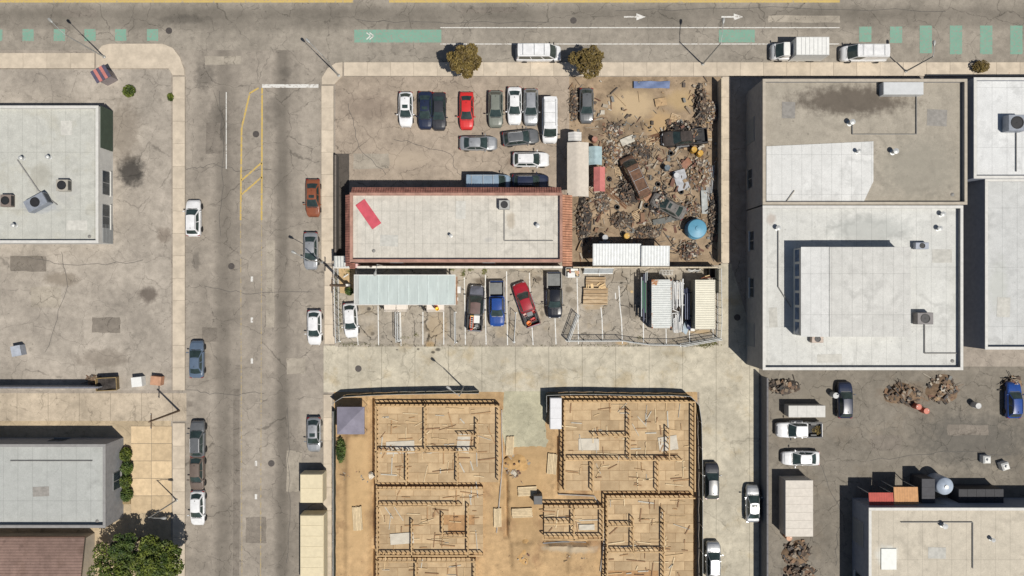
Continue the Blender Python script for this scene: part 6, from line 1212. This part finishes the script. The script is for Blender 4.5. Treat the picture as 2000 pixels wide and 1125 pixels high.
for x0, y0, x1, y1, zz in ((745, 795, 970, 934, .55), (746, 955, 938, 1072, .5), (746, 1094, 924, 1125, .55), (1108, 788, 1346, 950, .55), (1190, 972, 1346, 1125, .5), (1066, 988, 1170, 1042, .45)):
    for _ in range(int((x1 - x0) * (y1 - y0) / 420)):
        px, py = r.uniform(x0, x1), r.uniform(y0, y1); x, y = P(px, py, zz); L = r.uniform(.4, 2.6)
        b.box((x, y, zz + .05), (L, r.uniform(.06, .16), .05), r.choice((0, 0, 1.57, r.uniform(0, 3))) + r.uniform(-.15, .15))
tag(stuff(b.build('lumber_scraps', island_mat('lumber scraps', [C(206, 178, 136), C(176, 140, 100), C(222, 200, 162), C(150, 116, 84), C(196, 190, 176)]))), 'loose boards and offcuts strewn over the plywood decks of the framed houses', 'lumber scraps')
for i, (x, y, w, d, rz, l) in enumerate(((782, 874, 3.6, 1.6, .05, 'left part of the top left house deck'), (905, 866, 1.6, 2.4, -.1, 'right part of the top left house deck'), (785, 1052, 3.0, 1.4, .08, 'lower left house deck'), (1150, 868, 2.6, 1.5, 0, 'left part of the top right house deck'), (1305, 866, 2.4, 1.8, .15, 'right part of the top right house deck'), (1146, 1030, 2.0, .7, .02, 'small deck by the haul road'))):
    tag(MB().grid(lambda u, v: (-w / 2 + w * u, -d / 2 + d * v, .03 * math.sin(u * 9 + i) * math.sin(v * 6) + .04), 14, 8).grid(lambda u, v: (-w / 2 + w * u, -d / 2 + d * v, .03 * math.sin(u * 9 + i) * math.sin(v * 6) + .02), 14, 8).build('house_wrap', mat('pale house wrap', C(206, 198, 182), r=.7, var=.08, rand=.05), None, (*P(x, y, .6), .56), rz, 60), 'pale wrap sheet spread on the ' + l, 'sheet')
def pipe_run(pts, r, m, label): 
    b = MB(); p3 = [(*P(x, y), site_z(x, y) + r + .02) for x, y in pts]; b.path(p3, r, 7); tag(b.build('drain_pipe', m), label, 'pipe')
pipe_run([(1090, 964), (1160, 968), (1178, 1000), (1179, 1060), (1172, 1115)], .09, gpv, 'long curving grey drain pipe beside the lower right house')
pipe_run([(980, 800), (980, 850), (982, 900), (970, 1040)], .08, gpv, 'grey pipe along the trench of the left site block')
pipe_run([(1060, 1060), (1100, 1060), (1145, 1060)], .08, mat('grey blue pipe', C(140, 144, 148), r=.5), 'grey blue pipe in the central trench')
for i, (x, y, w, d, l) in enumerate(((1078, 905, 1.2, 2.6, 'upright lumber stack left of the top right house'), (1030, 958, 2.4, 1.2, 'lumber stack above the small deck by the haul road'), (1020, 1000, 2.6, 1.2, 'lumber stack on the haul road'), (972, 1010, 1.0, 2.4, 'lumber stack between the left houses and the haul road'), (996, 870, 1.0, 2.4, 'upright lumber stack beside the site driveway'), (700, 1010, 1.2, 3.0, 'lumber stack on the left site strip'))):
    t = thing('lumber_stack', l, 'lumber stack', on_site(x, y), rg.uniform(-.1, .1)); pl = mat('pale new lumber', C(216, 194, 156), r=.8, var=.14, rand=.12)
    nb = 6; lng = w > d
    for lay in range(2):
        for k in range(nb):
            if lng: MB().box((rg.uniform(-.05, .05), -d / 2 + (k + .5) * d / nb, .08 + lay * .13), (w, d / nb - .02, .12)).build('plank', pl, t)
            else: MB().box((-w / 2 + (k + .5) * w / nb, rg.uniform(-.05, .05), .08 + lay * .13), (w / nb - .02, d, .12)).build('plank', pl, t)
heap('dirt_pile', 'small dirt pile in the middle of the haul road', 'dirt pile', 1008, 905, 30, 18, .5, (mat('loose tan soil', C(196, 158, 106), r=.95, var=.2, bump=.5), ts), 401, 14)
heap('dirt_pile', 'dirt pile at the left of the site driveway end', 'dirt pile', 1022, 1085, 24, 34, .8, (mat('loose tan soil', C(196, 158, 106)), ts), 402, 14)
heap('rubble_heap', 'pale rubble heap on the left site strip', 'rubble heap', 698, 930, 30, 16, .4, (mat('pale rubble', C(214, 204, 186), r=.95, var=.2, bump=.4), ls), 403, 60); heap('rubble_heap', 'pale rubble heap between the left block and the driveway', 'rubble heap', 1005, 925, 14, 12, .3, (mat('pale rubble', C(214, 204, 186)), ts), 404, 50); heap('rubble_heap', 'pale rubble heap left of the lower right house', 'rubble heap', 1130, 1085, 24, 14, .35, (mat('pale rubble', C(214, 204, 186)), ls), 405, 40)
tag(MB().box((0, 0, .7), (1.1, 1.1, 1.4), bev=.05).build('tool_chest', mat('slate chest', C(96, 96, 96), r=.6, var=.1), None, on_site(1050, 970)), 'dark steel chest by the central step of the site', 'tool chest')
# south east yard
def slabbox(name, label, cat, px0, py0, px1, py1, h, m, parts=True):
    x0, y1 = P(px0, py0, h); x1, y0 = P(px1, py1, h); w, d = x1 - x0, y1 - y0; t = thing(name, label, cat, ((x0 + x1) / 2, (y0 + y1) / 2, 0)); MB().box((0, 0, h / 2 - .03), (w - .08, d - .08, h - .06)).build('body', m, t); MB().box((0, 0, h), (w, d, .08), bev=.03).build('lid', m, t)
    n = max(2, int(max(w, d) / 1.0))
    for k in range(1, n):
        if d > w: MB().box((0, -d / 2 + k * d / n, h + .05), (w - .1, .04, .03)).build('rib', m, t)
        else: MB().box((-w / 2 + k * w / n, 0, h + .05), (.04, d - .1, .03)).build('rib', m, t)
slabbox('site_container', 'long off white container box along the dark grey wall', 'container', 1534, 938, 1588, 1048, 2.3, mat('off white container', C(208, 200, 188), r=.6, var=.08)); slabbox('site_container', 'low pale container above the white pickup in the yard', 'container', 1540, 792, 1612, 815, 1.6, mat('pale grey container', C(206, 204, 198), r=.6, var=.08))
def awning(label, px0, py0, px1, py1, h, c):
    x0, y1 = P(px0, py0, h); x1, y0 = P(px1, py1, h); w, d = x1 - x0, y1 - y0; t = thing('lean_to_roof', label, 'lean-to', ((x0 + x1) / 2, (y0 + y1) / 2, 0)); m = mat('lean-to %d' % c[0], C(*c), r=.7, var=.12); n = int(w / .15)
    MB().grid(lambda u, v: (-w / 2 + w * u, -d / 2 + d * v, h + .025 * (int(round(u * n)) % 2) - .2 * v), n, 1).build('roof', m, t)
    for sx in (-1, 1): MB().tube((sx * (w / 2 - .1), d / 2 - .1, 0), (sx * (w / 2 - .1), d / 2 - .1, h - .22), .05).build('post', GALV(), t)
awning('red lean-to roof at the top of the beige roof building', 1698, 963, 1746, 988, 3.2, (190, 84, 72)); awning('orange lean-to roof right of the red one', 1747, 952, 1794, 985, 3.2, (204, 152, 102))
t = thing('water_tank', 'round bluish white tank above the beige roof building', 'tank', (*P(1842, 948, 2), 0)); MB().lathe([(1.05, 0), (1.1, .1), (1.1, 2.3), (1.0, 2.45), (.3, 2.7), (0, 2.72)], 24).build('shell', mat('bluish white tank', C(178, 190, 206), r=.4, var=.08), t, smooth=40); MB().lathe([(.25, 2.68), (.25, 2.8), (0, 2.82)], 14).build('lid', GALV(), t, smooth=40)
slabbox('dark_shed', 'dark flat shed beside the bluish white tank', 'shed', 1800, 935, 1826, 986, 2.6, mat('dark shed roof', C(60, 60, 66), r=.7, var=.15)); slabbox('dark_shed', 'long dark shed along the top of the beige roof building', 'shed', 1872, 955, 1960, 988, 2.2, mat('black shed roof', C(44, 44, 50), r=.7, var=.15))
for i, (x, y) in enumerate(((1920, 895), (1956, 908))): t = thing('bulk_bag', '%s white bulk bag standing on the dark yard' % ('left', 'right')[i], 'bag', (*P(x, y), 0), .3 * i); MB().box((0, 0, .45), (.95, .95, .9), bev=.16).build('sack', wh2, t); MB().lathe([(.18, .88), (.12, 1.05), (.16, 1.1), (0, 1.1)], 10).build('spout', wh2, t)
for i, a in enumerate((('brown scrap heap below the big white roof', 1762, 770, 34, 20, .8, (bs, rs, ls)), ('pale scrap heap right of the brown one below the white roof', 1840, 760, 30, 26, .7, (bs, ls, ts)), ('scrap heap at the upper left corner of the yard', 1530, 755, 30, 14, .7, (ds, rs, ls)), ('scrap heap at the foot of the long off white container', 1555, 1080, 26, 24, .8, (bs, rs, ts)), ('dark scrap heap beside the blue car', 1975, 750, 18, 14, .8, (ds, ds, rs)), ('reddish scrap heap at the bottom of the container row', 1560, 1118, 30, 16, .7, (rs, rs, ds)))): heap('scrap_heap', a[0], 'scrap heap', *a[1:6], a[6], 500 + i, 55, None, .9)
for i, (x, y, c, l) in enumerate(((1785, 792, (196, 104, 78), 'orange red drum below the brown yard scrap'), (1800, 800, (196, 104, 78), 'second orange red drum below the brown yard scrap'), (1625, 770, (190, 192, 192), 'pale drum beside the dark blue car'), (1900, 790, (200, 200, 198), 'white drum right of the yard scrap heaps'), (1535, 1045, (190, 130, 84), 'orange drum at the foot of the container'))): drum(l, x, y, c, None, s=1.3)
shrub('small olive shrub beside the white pickup in the yard', 1595, 840, (.7, .7), .9, ol, 61, n=300)
lamp('lamp post on the boulevard pavement before the gravel roof building', 1768, 140, 6, 0, 1.2)
